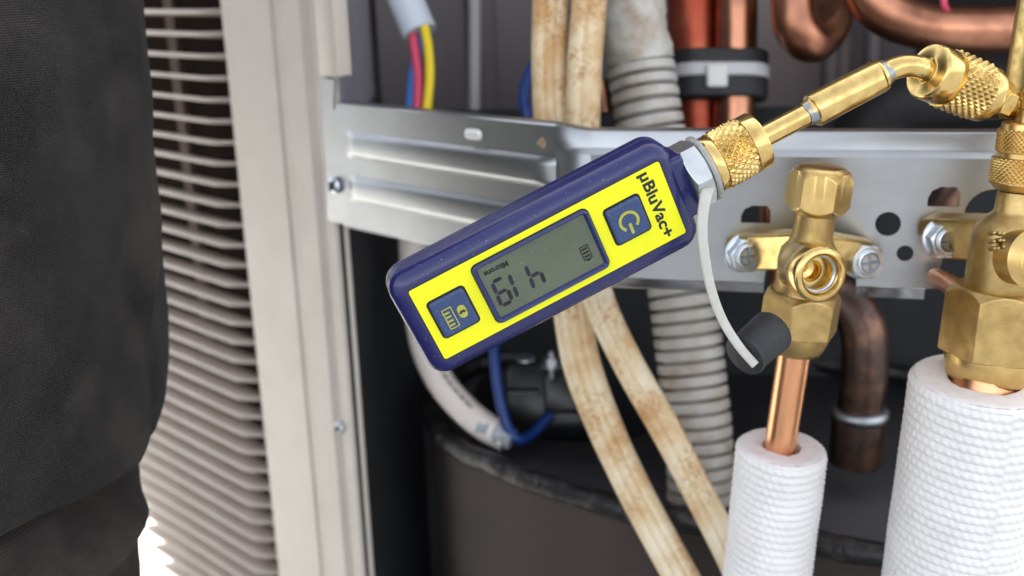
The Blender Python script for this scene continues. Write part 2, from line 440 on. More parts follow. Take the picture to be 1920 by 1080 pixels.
prof = [(s0, -14), (s0, -1), (s0 - 2, 0), (A + 2, 0), (A, -1.0), (Bq + 1, -1.2), (Bq, .4), (Bq - 3, .4), (Cq + 3, .2), (Cq, -2.0), (Dq + 1, -2.2), (Dq, -3.2), (Dq, -6)]
prof_extrude('front_sheet', prof, 60, TOPZ - 2, 'casing', casing)
E1, E2 = s_at(641, 540, -5), s_at(655, 540, -4)
prof_extrude('edge_channel', [(E1 + 1, -6), (E2 + 1.6, -6), (E2 + 1.6, -4), (E2, -4), (E2, -7)], 60, TOPZ - 2, 'casing', casing)
# upper flange that overhangs the slot beside the bracket tab
fa, fb = s_at(597, 70), s_at(629, 70); ztop = P(612, 140, 480)[2]
prof_extrude('flange', [(fa, 1.0), (fb + 3, 1.0), (fb, .2), (fb, -8)], BEND[2] + onLs(612, 142)[1], TOPZ - 2, 'casing', casing, .8)
# unseen unit top and back, added to keep the sun off the open side
unit_shell = thing('unit_shell', 'unseen cream cover of the outdoor unit, added to shade the open bay', 'cover', V(0, 760, 60))
def quad_plate(name, pts, z0, z1, m, parent):
    MB().rings([[(x, y, z0) for x, y in pts], [(x, y, z1) for x, y in pts]]).build(name, m, parent, bevel=2)
q0 = (BEND + uL * 620)[:2]; q1 = (BEND + uL * (s0 + 2))[:2]; q2 = (BEND + uL * (Dq + 6))[:2]
b0, b1 = bk[0][:2], bk[-1][:2]
quad_plate('shade_top_cover', [tuple(q0 + V(-.1, .1)), tuple(q2 + V(0, 0)), (20, 440), (330, 420), (420, 720), (-200, 900), (-620, 980)], TOPZ, TOPZ + 25, 'casing', unit_shell)
quad_plate('shade_back_cover', [(-190, 860), (400, 760), (400, 764), (-190, 864)], BOTZ, TOPZ - 1, 'casing', unit_shell)
quad_plate('side_cover', [(352, 420), (410, 700), (414, 700), (356, 418)], BOTZ, TOPZ - 1, 'casing', unit_shell)
quad_plate('base_pan', [tuple(q2), (40, 440), (350, 400), (410, 700), (-180, 840), tuple(bk[0][:2])], BOTZ - 20, BOTZ - 2, 'casing', unit_shell)
MB().box((-50, 600, 25), (300, 40, 50)).build('foot', 'rubber_black', unit_shell, bevel=2)
MB().box((250, 560, 25), (200, 40, 50)).build('foot', 'rubber_black', unit_shell, bevel=2)

def screw(name, label, cat, pos, n, r, m, rough_head=True, group=None):
    R = frame(n); t = thing(name, label, cat, pos, R, group)
    MB().lathe([(r * 1.0, -.5), (r, .4), (r * .92, .9), (r * .6, 1.6 * r / 3), (0.05, 2.0 * r / 3)], np.eye(3), V(0, 0, 0), 28).build('head', m, t, local=True, smooth=60)
    b = MB(); b.box((0, 0, 2.0 * r / 3), (r * 1.1, r * .25, r * .25)); b.build('slot', 'black_gap', t, local=True)
    MB().lathe([(r * .35, -14), (r * .45, -.5)], np.eye(3), V(0, 0, 0), 12).build('shank', m, t, local=True)
    return t
def pL(px, py, off): return hit(px, py, BEND + nL * off, nL)
screw('casing_screw', 'small zinc screw low on the cream casing edge', 'screw', pL(636, 802, -1.0), nL, 3.0, 'zinc_bright')
screw('bracket_screw', 'round zinc screw at the left end of the metal bracket', 'screw', pL(627, 348, 1.2), nL, 4.0, 'zinc_bright')

# grille of horizontal slats
grille = thing('fan_grille', 'beige slatted air grille of the outdoor unit beside the dark clothing', 'grille', BEND * V(1, 1, 0) + uL * 300 + V(0, 0, 60))
SP = 11.4
def slat_mesh(s_end, name):
    vs, fs = [], []
    path = [(s0 + 3, -5, 0), (s0 + 7, -1.5, 0), (s0 + 11, 1.5, 0), (s0 + 16, 4, 0)]
    k = 5
    for i in range(1, k + 1): path.append((s0 + 16 + (s_end - s0 - 16) * i / k, 4, 0))
    # blade section: (outward offset, height)
    sec = [(0, -1.25), (.9, -.7), (1.2, 0), (.9, .7), (0, 1.25), (-15.5, -2.2), (-15.5, -3.4)]
    R0, o0 = FRAMES[grille.name]
    for s_, d, h in path:
        for a, b in sec:
            q = uL * s_ + nL * (d + a) + V(0, 0, h + b) + BEND * V(1, 1, 0) - o0 * V(1, 1, 0); vs.append(tuple(q * S))
    n = len(sec)
    for i in range(len(path) - 1):
        for j in range(n): fs.append((i * n + j, i * n + (j + 1) % n, (i + 1) * n + (j + 1) % n, (i + 1) * n + j))
    fs += [tuple(range(n - 1, -1, -1)), tuple(range((len(path) - 1) * n, len(path) * n))]
    me = bpy.data.meshes.new(name); me.from_pydata(vs, [], fs)
    bm = bmesh.new(); bm.from_mesh(me); bmesh.ops.recalc_face_normals(bm, faces=bm.faces); bm.to_mesh(me); bm.free()
    me.materials.append(MM['slat'])
    me.polygons.foreach_set('use_smooth', [True] * len(me.polygons)); me.set_sharp_from_angle(angle=math.radians(50)); return me
sa, ha = onLs(248, 935, 4); sb, hb = onLs(316, 1085, 4)
common = slat_mesh(s0 + 330, 'slat')
hh = onLs(430, 22, 4)[1] + SP * 9; row = 0
while BEND[2] + hh > CAM_H - 490:
    sl_end = sa + (hh - ha) * (sb - sa) / (hb - ha)
    me = common if sl_end > s0 + 330 else slat_mesh(max(sl_end, s0 + 30), 'slat')
    o = bpy.data.objects.new('slat', me); col.objects.link(o); o.parent = grille
    o.location = (0, 0, (BEND[2] + hh - FRAMES[grille.name][1][2]) * S)
    hh -= SP; row += 1
def rib(sv, d, w, th, m, z0, z1, name='rib'):
    q = BEND + uL * sv + nL * d; R = np.stack([uL, UP, nL], 1)
    MB().box((0, (z1 - z0) / 2, 0), (w, z1 - z0, th), R, V(q[0], q[1], z0)).build(name, m, grille)
rib(s_at(352, 300, -24), -24, 10, 3, 'brown_rib', 250, CAM_H + 130)
rib(s0 + 180, -24, 10, 3, 'brown_rib', 330, CAM_H + 130)
rib(s0 + 12, -30, 10, 4, 'brown_fin', 200, CAM_H + 130)
# finned coil far behind the slats
q = BEND + uL * (s0 + 190) + nL * (-60); R = np.stack([uL, UP, nL], 1)
def s_line(h): return min(sa + (h - ha) * (sb - sa) / (hb - ha), s0 + 330)
cb_ = [(s0, BEND[2] + 260), (s0 + 380, BEND[2] + 260)] + [(s_line(h) + 45, BEND[2] + h) for h in np.linspace(ha + 60, CAM_H - 500 - BEND[2], 8)] + [(s0, 120)]
MB().prism([(a - s0 - 190, b) for a, b in cb_], -2, 2, R, V(q[0], q[1], 0)).build('coil_backing', 'brown_fin', grille)

q = BEND + uL * (s0 + 1) - nL * 38
MB().box((0, 0, 0), (3, 560, 56), R, V(q[0], q[1], CAM_H - 110)).build('end_plate', 'brown_fin', grille)
# partition of black foam left of the compressor
pa, pb = BEND + uL * (E2 - .5) - nL * 6.5, P(800, 700, 690)
wallstrip('foam_partition', 'foam_black', pa * V(1, 1, 0), pb * V(1, 1, 0), BOTZ, BEND[2] - 22, 6)
pc = P(660, 100, 560); 
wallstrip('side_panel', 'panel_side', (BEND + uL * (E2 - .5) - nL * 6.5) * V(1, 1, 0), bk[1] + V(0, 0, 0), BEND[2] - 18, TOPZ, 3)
wallstrip('back_foam', 'foam_black', P(760, 700, 675) * V(1, 1, 0), P(2050, 700, 610) * V(1, 1, 0), BOTZ, BEND[2] - 20, 5)

# ================================================================== BRACKET
bracket = thing('mounting_bracket', 'galvanised sheet metal bracket with pressed ribs, slots and holes', 'bracket', BEND + V(0, 0, -50))
tl, bl = onL(608, 184), onL(618, 418)
topL = onL(1070, 235)
L_out = [(0, -0.5), (tl[0] + 4, tl[1] * 0 - .5), (tl[0], -3)]
hb_l = bl[1]
LB = -57.5
HB = 8.0
L_out = [(-HB, 0), (onL(632, 190)[0], 0), (onL(626, 190)[0], -2), (onL(612, 300)[0], -20), (onL(614, 410)[0], LB + 1.5), (onL(618, 418)[0], LB), (-HB, LB)]
hx, hy = onL(888, 252); h2x, h2y = onL(1015, 268)
plate('plate', L_out, [rrect(10, 5, 2.4, 6, hx, hy), circ(h2x, h2y, 2.3)], FR_L, BEND, 'galvanised', bracket, .9, 0)
# tab that reaches under the casing flange
tb = [onL(602, 145, -2), onL(627, 150, -2), onL(622, 290, -2), onL(608, 285, -2)]
plate('tab', [(x, y) for x, y in tb], [], FR_L, BEND - nL * 2, 'galvanised', bracket, .9, 0)
def ridge(x0, x1, yc, w, hgt, name='rib'):
    """long pressed rib, raised towards the camera"""
    prof = [(-w / 2, 0), (-w / 2 + 1.2, .5 * hgt), (-w / 2 + 2.4, .93 * hgt), (-w / 2 + 3.4, hgt), (w / 2 - 3.4, hgt), (w / 2 - 2.4, .93 * hgt), (w / 2 - 1.2, .5 * hgt), (w / 2, 0)]
    rs = []
    for x, k in ((x0, .02), (x0 + 3, .55), (x0 + 6, .95), (x0 + 9, 1), (x1 - 9, 1), (x1 - 3, .7), (x1, .05)):
        rs.append([(x, yc + a, b * k + .05) for a, b in prof])
    MB().rings(rs, False, False, False, FR_L, BEND).build(name, 'galvanised', bracket, smooth=60)
xl = onL(650, 270)[0]
ridge(xl, -HB + .5, (onL(650, 246)[1] + onL(650, 294)[1]) / 2, 12.5, 2.6)
ridge(xl, -HB + .5, (onL(650, 327)[1] + onL(650, 375)[1]) / 2, 12.5, 2.6)
bx0 = onL(612, 430)[0] + 14
MB().rings([[(x, LB, 0), (x, LB - 1.2, -.4), (x, LB - 1.6, -1.5), (x, LB - 1.8, -9)] for x in (bx0, -HB)], False, False, False, FR_L, BEND).build('bottom_flange', 'galvanised', bracket, smooth=60, solid=.8)
MB().rings([[(x, 0, 0), (x, .6, -.5), (x, .9, -2), (x, .9, -7)] for x in (bx0, -HB)], False, False, False, FR_L, BEND).build('top_flange', 'galvanised', bracket, smooth=60, solid=.8)
plug = thing('plastic_plug', 'white plastic plug in the oval slot of the bracket', 'plug', BEND + FR_L @ V(hx, hy, 0))
MB().rings([[(x, y, z) for x, y in rrect(9.6 - e, 4.6 - e, 2.2 - e * .4, 6, hx, hy)] for e, z in ((0, -3), (0, .6), (1.2, 1.4), (2.6, 1.6))], R=FR_L, o=BEND).build('plug_head', 'zip_head', plug, smooth=60)
# valve side
OFF = 3.0
xr = onR(1960, 300)[0]; yb1 = onR(1600, 293)[1]; yb0 = onR(1600, 280)[1]
crease = onR(1660, 538, OFF)[1]; low = onR(1660, 560, OFF)[1]
xA, xB = onR(1432, 535, OFF)[0], onR(1606, 535, OFF)[0]
xE, yE = onR(1772, 470, OFF); xE2 = onR(1752, 545, OFF)[0]
R_out = [(HB, yb1), (xr, yb1), (xr, yE), (xE, yE), (xE2, crease), (xB, crease), (xB - 1, crease + 9), (xA + 1, crease + 9), (xA, crease), (HB, crease)]
def dslot(px, py, w, h):
    cx, cy = onR(px, py, OFF); return [(cx - w / 2, cy - h / 2), (cx + w / 2, cy - h / 2), (cx + w / 2, cy + h * .2), (cx + w * .38, cy + h / 2), (cx - w * .12, cy + h / 2), (cx - w * .38, cy + h * .3), (cx - w / 2, cy - h * .1)]
holes = [dslot(1417, 402, 10.5, 6.5), circ(*onR(1665, 420, OFF), 4.4), circ(*onR(1697, 475, OFF), 2.9), dslot(1770, 369, 10.5, 7), circ(*onR(1862, 405, OFF), 9.5)]
plate('plate', R_out, holes, FR_R, BEND + nR * OFF, 'galvanised', bracket, .9, 0)
yt = -1.5
MB().rings([[(x, yt + .9, -7), (x, yt + .9, -2), (x, yt + .6, -.5), (x, yt, 0), (x, yb0, 0), (x, yb0 - .8, .4), (x, yb1 + .5, OFF - .5), (x, yb1 + .0, OFF - .05)] for x in (HB, xr)], False, False, False, FR_R, BEND).build('top_flange', 'galvanised', bracket, smooth=60)
cols = []
for t in np.linspace(0, 1, 11):
    a_, b_, c_ = BEND + uL * HB, BEND, BEND + eR * HB; q = (1 - t) ** 2 * a_ + 2 * t * (1 - t) * b_ + t * t * c_
    n_ = unit(nL * (1 - t) + nR * t); k = t * t * (3 - 2 * t)
    hs_b = [((0, .9, -6), (yt + .9, -6)), ((0, .7, -1), (yt + .8, -1)), ((0, 0, 0), (yt, 0)), ((0, yb0, 0), (yb0, 0)), ((0, yb0 - .8, 0), (yb0 - .8, .4)), ((0, yb1 + .5, 0), (yb1 + .5, OFF - .5)), ((0, yb1, 0), (yb1, OFF)), ((0, LB, 0), (crease, OFF))]
    cols.append([q + n_ * (l[2] * (1 - k) + r_[1] * k) + UP * (l[1] * (1 - k) + r_[0] * k) for l, r_ in hs_b])
MB().rings(cols, False, False, False).build('bend', 'galvanised', bracket, smooth=60)
for x0, x1 in ((HB, xA), (xB, xE2 - 3)):
    MB().rings([[(x, crease, OFF), (x, crease - .7, OFF - .4), (x, crease - 1.0, OFF - 2.0), (x, crease - 1.4, OFF - 2.2), (x, low, OFF - 2.2), (x, low - .8, OFF - 3), (x, low - .8, OFF - 9)] for x in (x0, x1)], False, False, False, FR_R, BEND).build('bottom_flange', 'galvanised', bracket, smooth=40, solid=.7)

# ================================================================== VACUUM GAUGE
Rg_c = np.array([[0.88339, 0.39568, -0.24969], [-0.46473, 0.80383, -0.37037], [0.05420, 0.44353, 0.89462]])
gu, gv, gw = C2D(Rg_c[:, 0]), C2D(Rg_c[:, 1]), -C2D(Rg_c[:, 2])      # length, down, towards the camera
g0 = C2W((10.91, -7.58, 302.3))
RG = np.stack([gu, -gv, gw], 1)                     # local frame: x along, y up across, z out of the face
gauge = thing('vacuum_gauge', 'navy and yellow digital vacuum gauge with screen and two buttons', 'gauge', g0, RG)
def loft_rr(mb, rows):
    mb.rings([[(x, y, z) for x, y in rrect(w, h, r, 8, -.2, -.5)] for w, h, r, z in rows]); return mb
BW, BH, BT = 88.8, 35.0, 13.5
rows = []
fr = 4.2
for i in range(9):
    a = PI / 2 * i / 8; e = fr * (1 - math.sin(a)); rows.append((BW - 2 * e, BH - 2 * e, max(6.0 - e, 1.2), -BT + 0 - fr * 0 + (-(fr * math.cos(a)) + fr) - fr + 0))
rows = [(w, h, r, z) for w, h, r, z in rows]
zb = -BT
rows = []
for i in range(9):
    a = PI / 2 * i / 8; e = 3.5 * (1 - math.sin(a)); rows.append((BW - 2 * e, BH - 2 * e, 6.0 - e * .6, zb + 3.5 - 3.5 * math.cos(a)))
# parting line between the two halves
rows += [(BW, BH, 6.0, -8.2), (BW - .5, BH - .5, 5.8, -8.0), (BW - .5, BH - .5, 5.8, -7.7), (BW, BH, 6.0, -7.5)]
for i in range(10):
    a = PI / 2 * i / 9; e = 4.6 * (1 - math.cos(a)); rows.append((BW - 2 * e, BH - 2 * e, 6.0 - e * .75, -4.4 + 4.4 * math.sin(a)))
body = loft_rr(MB(), rows).build('body', 'navy', gauge, local=True, smooth=35)
MB().prism(rrect(79.6, 24.8, 1.0, 4), -.06, .04).build('label_border', 'black_gap', gauge, local=True, smooth=0)
face = MB().prism(rrect(79.0, 24.2, .7, 4), -.05, .16).build('faceplate', 'yellow', gauge, local=True, smooth=30, bevel=.06)
# bezel: raised ring with walls sloping in to the recessed glass
bz = MB(); rr_ = [(36.6, 19.8, 1.9, .10), (36.5, 19.7, 1.8, 1.0), (36.0, 19.2, 1.6, 1.4), (35.3, 18.5, 1.3, 1.5), (34.7, 17.9, 1.0, 1.25), (33.7, 16.8, .7, .2)]
bz.rings([[(x, y, z) for x, y in rrect(w, h, r, 6, -3.0, 0)] for w, h, r, z in rr_], True, False, False)
MB().rings([[(x, y, z) for x, y in rrect(w, h, r, 6, -3.0, 0)] for w, h, r, z in ((37.2, 20.4, 2.1, .1), (37.2, 20.4, 2.1, .24), (36.5, 19.7, 1.9, .24))], True, False, False).build('bezel_gap', 'black_gap', gauge, local=True)
bz.build('bezel', 'navy_gloss', gauge, local=True, smooth=60)
screen = MB().prism(rrect(34.1, 17.1, .7, 4, -3.0, 0), -1.35, .30)
# glass sits down inside the bezel
screen = MB().prism(rrect(34.1, 17.1, .7, 4, -3.0, 0), .17, .22).build('screen', 'lcd', gauge, local=True, smooth=0)
# seven-segment digits, upside down as the gauge hangs: text runs towards -x, its top towards -y
def seg(on, cx_right, faded):
    """cx_right: x of the digit's right-hand strokes (text runs to -x)"""
    W_, yb_, yt_ = 3.4, 2.7, -5.3; ym = (yb_ + yt_) / 2; t = 1.15; sl = .03
    xr_, xl_ = cx_right, cx_right + W_
    def sk(x, y): return (x + (y - yb_) * .06, y)
    def vert(x, ya, yb2):
        d = .18 if yb2 < ya else -.18; w = t / 2
        return [sk(x, ya - d), sk(x + w, ya - d - (w * (1 if d > 0 else -1))), sk(x + w, yb2 + d + (w * (1 if d > 0 else -1))), sk(x, yb2 + d), sk(x - w, yb2 + d + (w * (1 if d > 0 else -1))), sk(x - w, ya - d - (w * (1 if d > 0 else -1)))]
    def horz(y):
        a, b, w = xr_ + .18, xl_ - .18, t / 2
        return [sk(a, y), sk(a + w, y - w), sk(b - w, y - w), sk(b, y), sk(b - w, y + w), sk(a + w, y + w)]
    shp = {'a': horz(yt_), 'd': horz(yb_), 'g': horz(ym), 'b': vert(xr_, ym, yt_), 'c': vert(xr_, yb_, ym), 'f': vert(xl_, ym, yt_), 'e': vert(xl_, yb_, ym)}
    for k in on:
        MB().prism(shp[k], .21, .26).build('segment', 'lcd_segment_faded' if k in faded else 'lcd_segment', screen, local=True, smooth=0)
seg('abcdfg', -17.6, 'bgc'); seg('bc', -12.3, 'bc'); seg('bcfg', -7.0, 'bcg')
X_, Y_ = V(1, 0, 0), V(0, 1, 0)
put_text('unit_text', 'Microns', 2.2, 'lcd_segment', screen, -X_, -Y_, (-14.8, 5.85, .25), .03, .09, width=7.4, height=1.8)
bt = MB()
for x, y, w, h in ((10.2, -.55, 2.7, .3), (10.2, -4.75, 2.7, .3), (8.95, -2.65, .3, 4.4), (11.45, -2.65, .3, 4.4), (10.2, -5.15, 1.3, .55)):
    bt.box((x, y, .24), (w, h, .06))
bt.build('battery_outline', 'lcd_segment', screen, local=True, smooth=0)
for y in (-1.45, -2.65, -3.85):
    MB().box((10.2, y, .24), (1.8, .65, .06)).build('battery_bar', 'lcd_segment', screen, local=True, smooth=0)
# buttons
def button(name, cx, cy, w, h):
    MB().prism(rrect(w + 1.2, h + 1.2, 1.4, 5, cx, cy), .1, .22).build('button_gap', 'black_gap', gauge, local=True, smooth=0)
    b = MB().rings([[(x, y, z) for x, y in rrect(w - e, h - e, 1.0, 6, cx, cy)] for e, z in ((0, .1), (0, .8), (.35, 1.15), (1.3, 1.3), (2.4, 1.22))])
    return b.build(name, 'navy_button', gauge, local=True, smooth=50)
pw = button('power_button', 24.9, .4, 10.6, 11.3)
lg = button('log_button', -31.0, .1, 10.8, 11.8)
zt = 1.22
arc = MB(); gap = math.radians(38); n = 40       # power ring opens towards -y (bottom edge of the gauge)
o_, i_ = [], []
for k in range(n + 1):
    a = -PI / 2 + gap + (2 * PI - 2 * gap) * k / n
    o_.append((25.0 + 3.15 * math.cos(a), .3 + 3.15 * math.sin(a))); i_.append((25.0 + 2.3 * math.cos(a), .3 + 2.3 * math.sin(a)))
arc.rings([[(p[0], p[1], zt - .05), (p[0], p[1], zt + .16), (q[0], q[1], zt + .16), (q[0], q[1], zt - .05)] for p, q in zip(o_, i_)])
arc.build('power_ring', 'symbol', pw, local=True, smooth=0)
MB().prism(rrect(.9, 3.4, .3, 3, 24.9, -2.1), zt - .05, zt + .17).build('power_bar', 'symbol', pw, local=True, smooth=0)
gm = MB(); gx, gy = -32.5, -.6
gm.box((gx - 1.35, gy, zt + .05), (.3, 6.6, .2)); gm.box((gx + 1.35, gy, zt + .05), (.3, 6.6, .2)); gm.box((gx, gy + 3.2, zt + .05), (2.5, .3, .2)); gm.box((gx, gy - 3.2, zt + .05), (2.5, .3, .2))
for k, y in enumerate((-2.1, -.75, .6, 1.9)):
    gm.box((gx - .35, gy + y, zt + .05), (1.7, .55, .2))
gm.build('graph_symbol', 'symbol', lg, local=True, smooth=0)
MB().prism(rrect(2.5, 4.1, 1.2, 6, -28.7, -.4), zt - .05, zt + .14).build('wireless_badge', 'symbol', lg, local=True, smooth=0)
br = MB()
def stroke(a, b, w, z):
    a, b = V(*a), V(*b); d = unit(b - a); nn = V(-d[1], d[0]) * w / 2
    br.add([(a[0] + nn[0], a[1] + nn[1], z), (a[0] - nn[0], a[1] - nn[1], z), (b[0] - nn[0], b[1] - nn[1], z), (b[0] + nn[0], b[1] + nn[1], z)], [(0, 1, 2, 3)])
bx_, by_ = -28.7, -.4                             # rune: up is +x, right is -y, like the printed name
T = lambda r, u_: (bx_ + u_, by_ - r)
for a, b in (((0, -1.0), (0, 1.0)), ((0, 1.0), (.5, .5)), ((.5, .5), (-.5, -.5)), ((-.5, .5), (.5, -.5)), ((.5, -.5), (0, -1.0))):
    stroke(T(*a), T(*b), .3, zt + .17)
br.build('wireless_rune', 'ink', lg, local=True, smooth=0)
put_text('brand_text', '\u00b5BluVac+', 4.2, 'ink', face, -Y_, X_, (34.0, .2, .19), .03, .13, width=21.6, height=4.4)
# neck, hex fitting, washer (axis along x, 7.2 mm behind the face)
RX = np.stack([V(0, 1, 0), V(0, 0, 1), V(1, 0, 0)], 1); ax0 = V(0, 0, -7.4)
nk = MB(); nk.rings([[(y, z, x) for y, z in rrect(19.5 - e, 12.5 - e, 1.5, 5)] for e, x in ((0, 42.6), (0, 46.0), (.8, 46.6))], R=RX, o=ax0); nk.build('neck', 'navy', gauge, local=True, smooth=35)
MB().hexnut(10.6, 46.2, 52.3, .8, RX, ax0, math.radians(24)).build('hex_fitting', 'steel_zinc', gauge, local=True, smooth=25, bevel=.15)
MB().lathe([(4.6, 51), (4.6, 61.5)], RX, ax0, 32).build('threaded_stub', 'brass', gauge, local=True)
MB().lathe([(5.0, 52.4), (9.9, 52.4), (10.2, 52.8), (10.2, 53.5), (9.9, 53.9), (5.0, 53.9), (5.0, 52.4)], RX, ax0, 56, False, False).build('tether_ring', 'clear_plastic', gauge, local=True, smooth=50)
# tether strap and dust cap, hanging from the ring
st = [P(1330, 345, 306), P(1322, 375, 303), P(1317, 420, 302), P(1320, 470, 303), P(1333, 540, 305), P(1355, 600, 307), P(1385, 648, 308), P(1416, 684, 309)]
sp = catmull(st, 8)
ws = np.interp(np.linspace(0, 1, len(sp)), [0, .12, .3, .6, 1], [2.0, 1.7, 1.5, 1.35, 1.3])
secs = [(a * .55, b * 1.0) for a, b in [(math.copysign(abs(math.cos(t)) ** .6, math.cos(t)), math.copysign(abs(math.sin(t)) ** .6, math.sin(t))) for t in [2 * PI * k / 20 for k in range(20)]]]
tb_ = MB(); tb_.tube(sp, list(ws), sec=secs); tb_.build('tether_strap', 'rubber_strap', gauge, smooth=60)
ca = P(1399, 664, 313); cb = P(1468, 604, 322); cdv = unit(cb - ca)
Rc = frame(cdv, -F)
MB().lathe([(.3, -1.2), (5.8, -1.2), (6.6, -.8), (6.8, 0), (6.6, .8), (6.1, 1.2), (6.2, 2), (6.4, 3), (6.8, 12.5), (6.5, 13.4), (5.6, 13.9), (4.4, 13.9), (4.2, 6), (.2, 6)], Rc, ca, 48, True, True).build('dust_cap', 'rubber_black', gauge, smooth=45)
MB().lathe([(2.3, -2.6), (2.3, -1.1)], Rc, ca, 20).build('cap_button', 'rubber_black', gauge, smooth=45, bevel=.3)

# ================================================================== BRASS ADAPTER TUBE
axis0 = g0 + RG @ ax0
def at_u(t): return axis0 + gu * t
adapter = thing('adapter_tube', 'bent brass adapter tube with knurled nuts screwed to the gauge', 'adapter', at_u(80))
Ru = np.stack([gv, np.cross(gu, gv), gu], 1)
def knurled_nut(parent, R, o, prof_a, k0, k1, rk, prof_b, teeth=24, m='brass'):
    nut = MB().lathe(prof_a, R, o, 64, False, False).build('knurled_nut', m, parent, smooth=40)
    kb = MB(); knurl(kb, rk, k0, k1, .95, teeth, R, o, 2.7); kb.build('knurling', m, nut, smooth=25)
    MB().lathe(prof_b, R, o, 64, False, False).build('nut_collar', m, nut, smooth=40); return nut
knurled_nut(adapter, Ru, axis0, [(4.7, 54.2), (8.3, 54.2), (8.6, 54.6), (8.6, 57.0), (8.2, 57.5)], 57.4, 67.0, 8.55, [(8.2, 66.9), (8.7, 67.3), (8.75, 71.0), (8.4, 71.6), (3.3, 71.7)])
MB().lathe([(3.3, 70), (3.3, 92)], Ru, axis0, 40).build('tube', 'brass', adapter)
MB().lathe([(3.35, 89.6), (4.9, 89.9), (5.1, 90.4), (5.1, 112.6), (4.8, 113.2), (3.4, 113.3)], Ru, axis0, 48).build('sleeve', 'brass', adapter, smooth=40)
so = MB()
for ts, (ra, rb), sgn in ((112.6, (5.15, 3.5), 1), (90.0, (4.4, 3.4), -1)):
    rs = []
    for i in range(7):
        k = i / 6; ring = []
        for j in range(32):
            a = 2 * PI * j / 32; e = .35 * noise.noise(Vector((math.cos(a) * 2, math.sin(a) * 2, ts + k * 3))) + .25 * math.sin(3 * a)
            r = ra + (rb - ra) * (k ** .6) + .12 + e * .3; t = ts + sgn * (k * 3.4 - .6) + e * 1.2 * (k - .3)
            ring.append((r * math.cos(a), r * math.sin(a), t))
        rs.append(ring)
    MB().rings(rs, True, False, False, Ru, axis0).build('solder_joint', 'solder_patch', adapter, smooth=80)
e0 = at_u(112); fd = unit(C2D((.89, .22, .40))); f0 = P(1738, 132, 317)
mid = e0 + gu * 8.6
bp = [e0 - gu * 3, e0, e0 + gu * 3] + [(1 - t) ** 2 * (e0 + gu * 4) + 2 * t * (1 - t) * (e0 + gu * 10.0) + t * t * (f0 - fd * 1.2) for t in np.linspace(.05, 1, 14)] + [f0 + fd * 3]
MB().tube(catmull(bp, 4), 3.35, 40).build('bent_tube', 'brass', adapter, smooth=60)
Rf = frame(fd, UP)
knurled_nut(adapter, Rf, f0, [(3.4, .0), (3.9, -.15), (4.2, .05), (7.9, .05), (8.4, .5), (8.5, 1.2), (8.5, 6.2), (8.2, 6.7), (8.2, 7.6)], 7.5, 20.5, 8.75, [(8.2, 20.4), (8.5, 20.8), (8.5, 24.3), (8.1, 24.8), (4.8, 24.9)], teeth=24)

# ================================================================== VALVE-CORE TOOL above the right valve
vt, vb = P(1918, 290, 331), P(1842, 760, 352)
axV = unit(vt - vb)                                    # the right valve's own axis
def on_axis(py):                                        # point of that axis seen at image row py
    lo, hi = -3., 5.
    for _ in range(50):
        m_ = (lo + hi) / 2; p = vb + (vt - vb) * m_ - CAM
        y = 540 + FPX * np.dot(p, YD) / np.dot(p, F)
        if y > py: lo = m_
        else: hi = m_
    return vb + (vt - vb) * lo
RV = frame(axV, -F)
tool = thing('valve_core_tool', 'brass valve core tool cut by the right edge, above the right valve', 'valve tool', on_axis(350))
oV = on_axis(354)
def hV(py): return np.dot(on_axis(py) - oV, axV)
k1, k2 = hV(292), hV(246)
MB().lathe([(4, -.6), (6.6, -.4), (8.2, 1.2), (8.5, 1.6), (8.5, 2.2)], RV, oV, 48, True, True).build('coupler_base', 'brass_satin', tool)
kb = MB(); knurl(kb, 8.6, 2.1, k1 - .8, .8, 34, RV, oV); kb.build('knurled_band', 'brass_satin', tool, smooth=25)
MB().lathe([(8.3, k1 - .9), (7.7, k1 - .5), (7.7, k1 + .9), (8.1, k1 + 1.2)], RV, oV, 48).build('groove_ring', 'brass_satin', tool)
kb = MB(); knurl(kb, 8.0, k1 + 1.1, k2 + .5, .8, 34, RV, oV); kb.build('knurled_band', 'brass_satin', tool, smooth=25)
kt = hV(230)
MB().lathe([(7.6, k2 + .4), (7.4, kt - .5), (6.8, kt), (4.0, kt + .1)], RV, oV, 48).build('coupler_collar', 'brass_satin', tool)
MB().lathe([(3.9, kt - 1), (3.9, kt + 4), (4.4, kt + 4.4), (4.4, kt + 6.5), (3.6, kt + 7), (3.6, kt + 10)], RV, oV, 32).build('stem', 'brass_satin', tool, smooth=50)
tb0 = on_axis(186) + RV @ V(0, 0, 0)
b_ = MB(); b_.rings([[(x, y, z) for x, y in rrect(15 - e, 15 - e, 4, 5)] for e, z in ((1.5, 0), (0, .8), (0, 62), (1, 63))], R=frame(axV, -F + .35 * XC), o=P(1936, 190, 336)); b_.build('tool_body', 'brass', tool, smooth=40)
pe = f0 + fd * 24
MB().lathe([(4.6, -2), (4.6, 1), (5.0, 1.4), (4.6, 1.8), (5.0, 2.3), (4.6, 2.8), (5.0, 3.3), (4.5, 3.8)], Rf, pe, 36).build('side_port', 'brass', tool, smooth=40)
MB().hexnut(6.3, 3.6, 8.4, .7, Rf, pe, .2).build('port_hex', 'brass', tool, smooth=25, bevel=.15)
MB().lathe([(4.6, 8), (4.2, 13)], Rf, pe, 32).build('port_root', 'brass', tool)

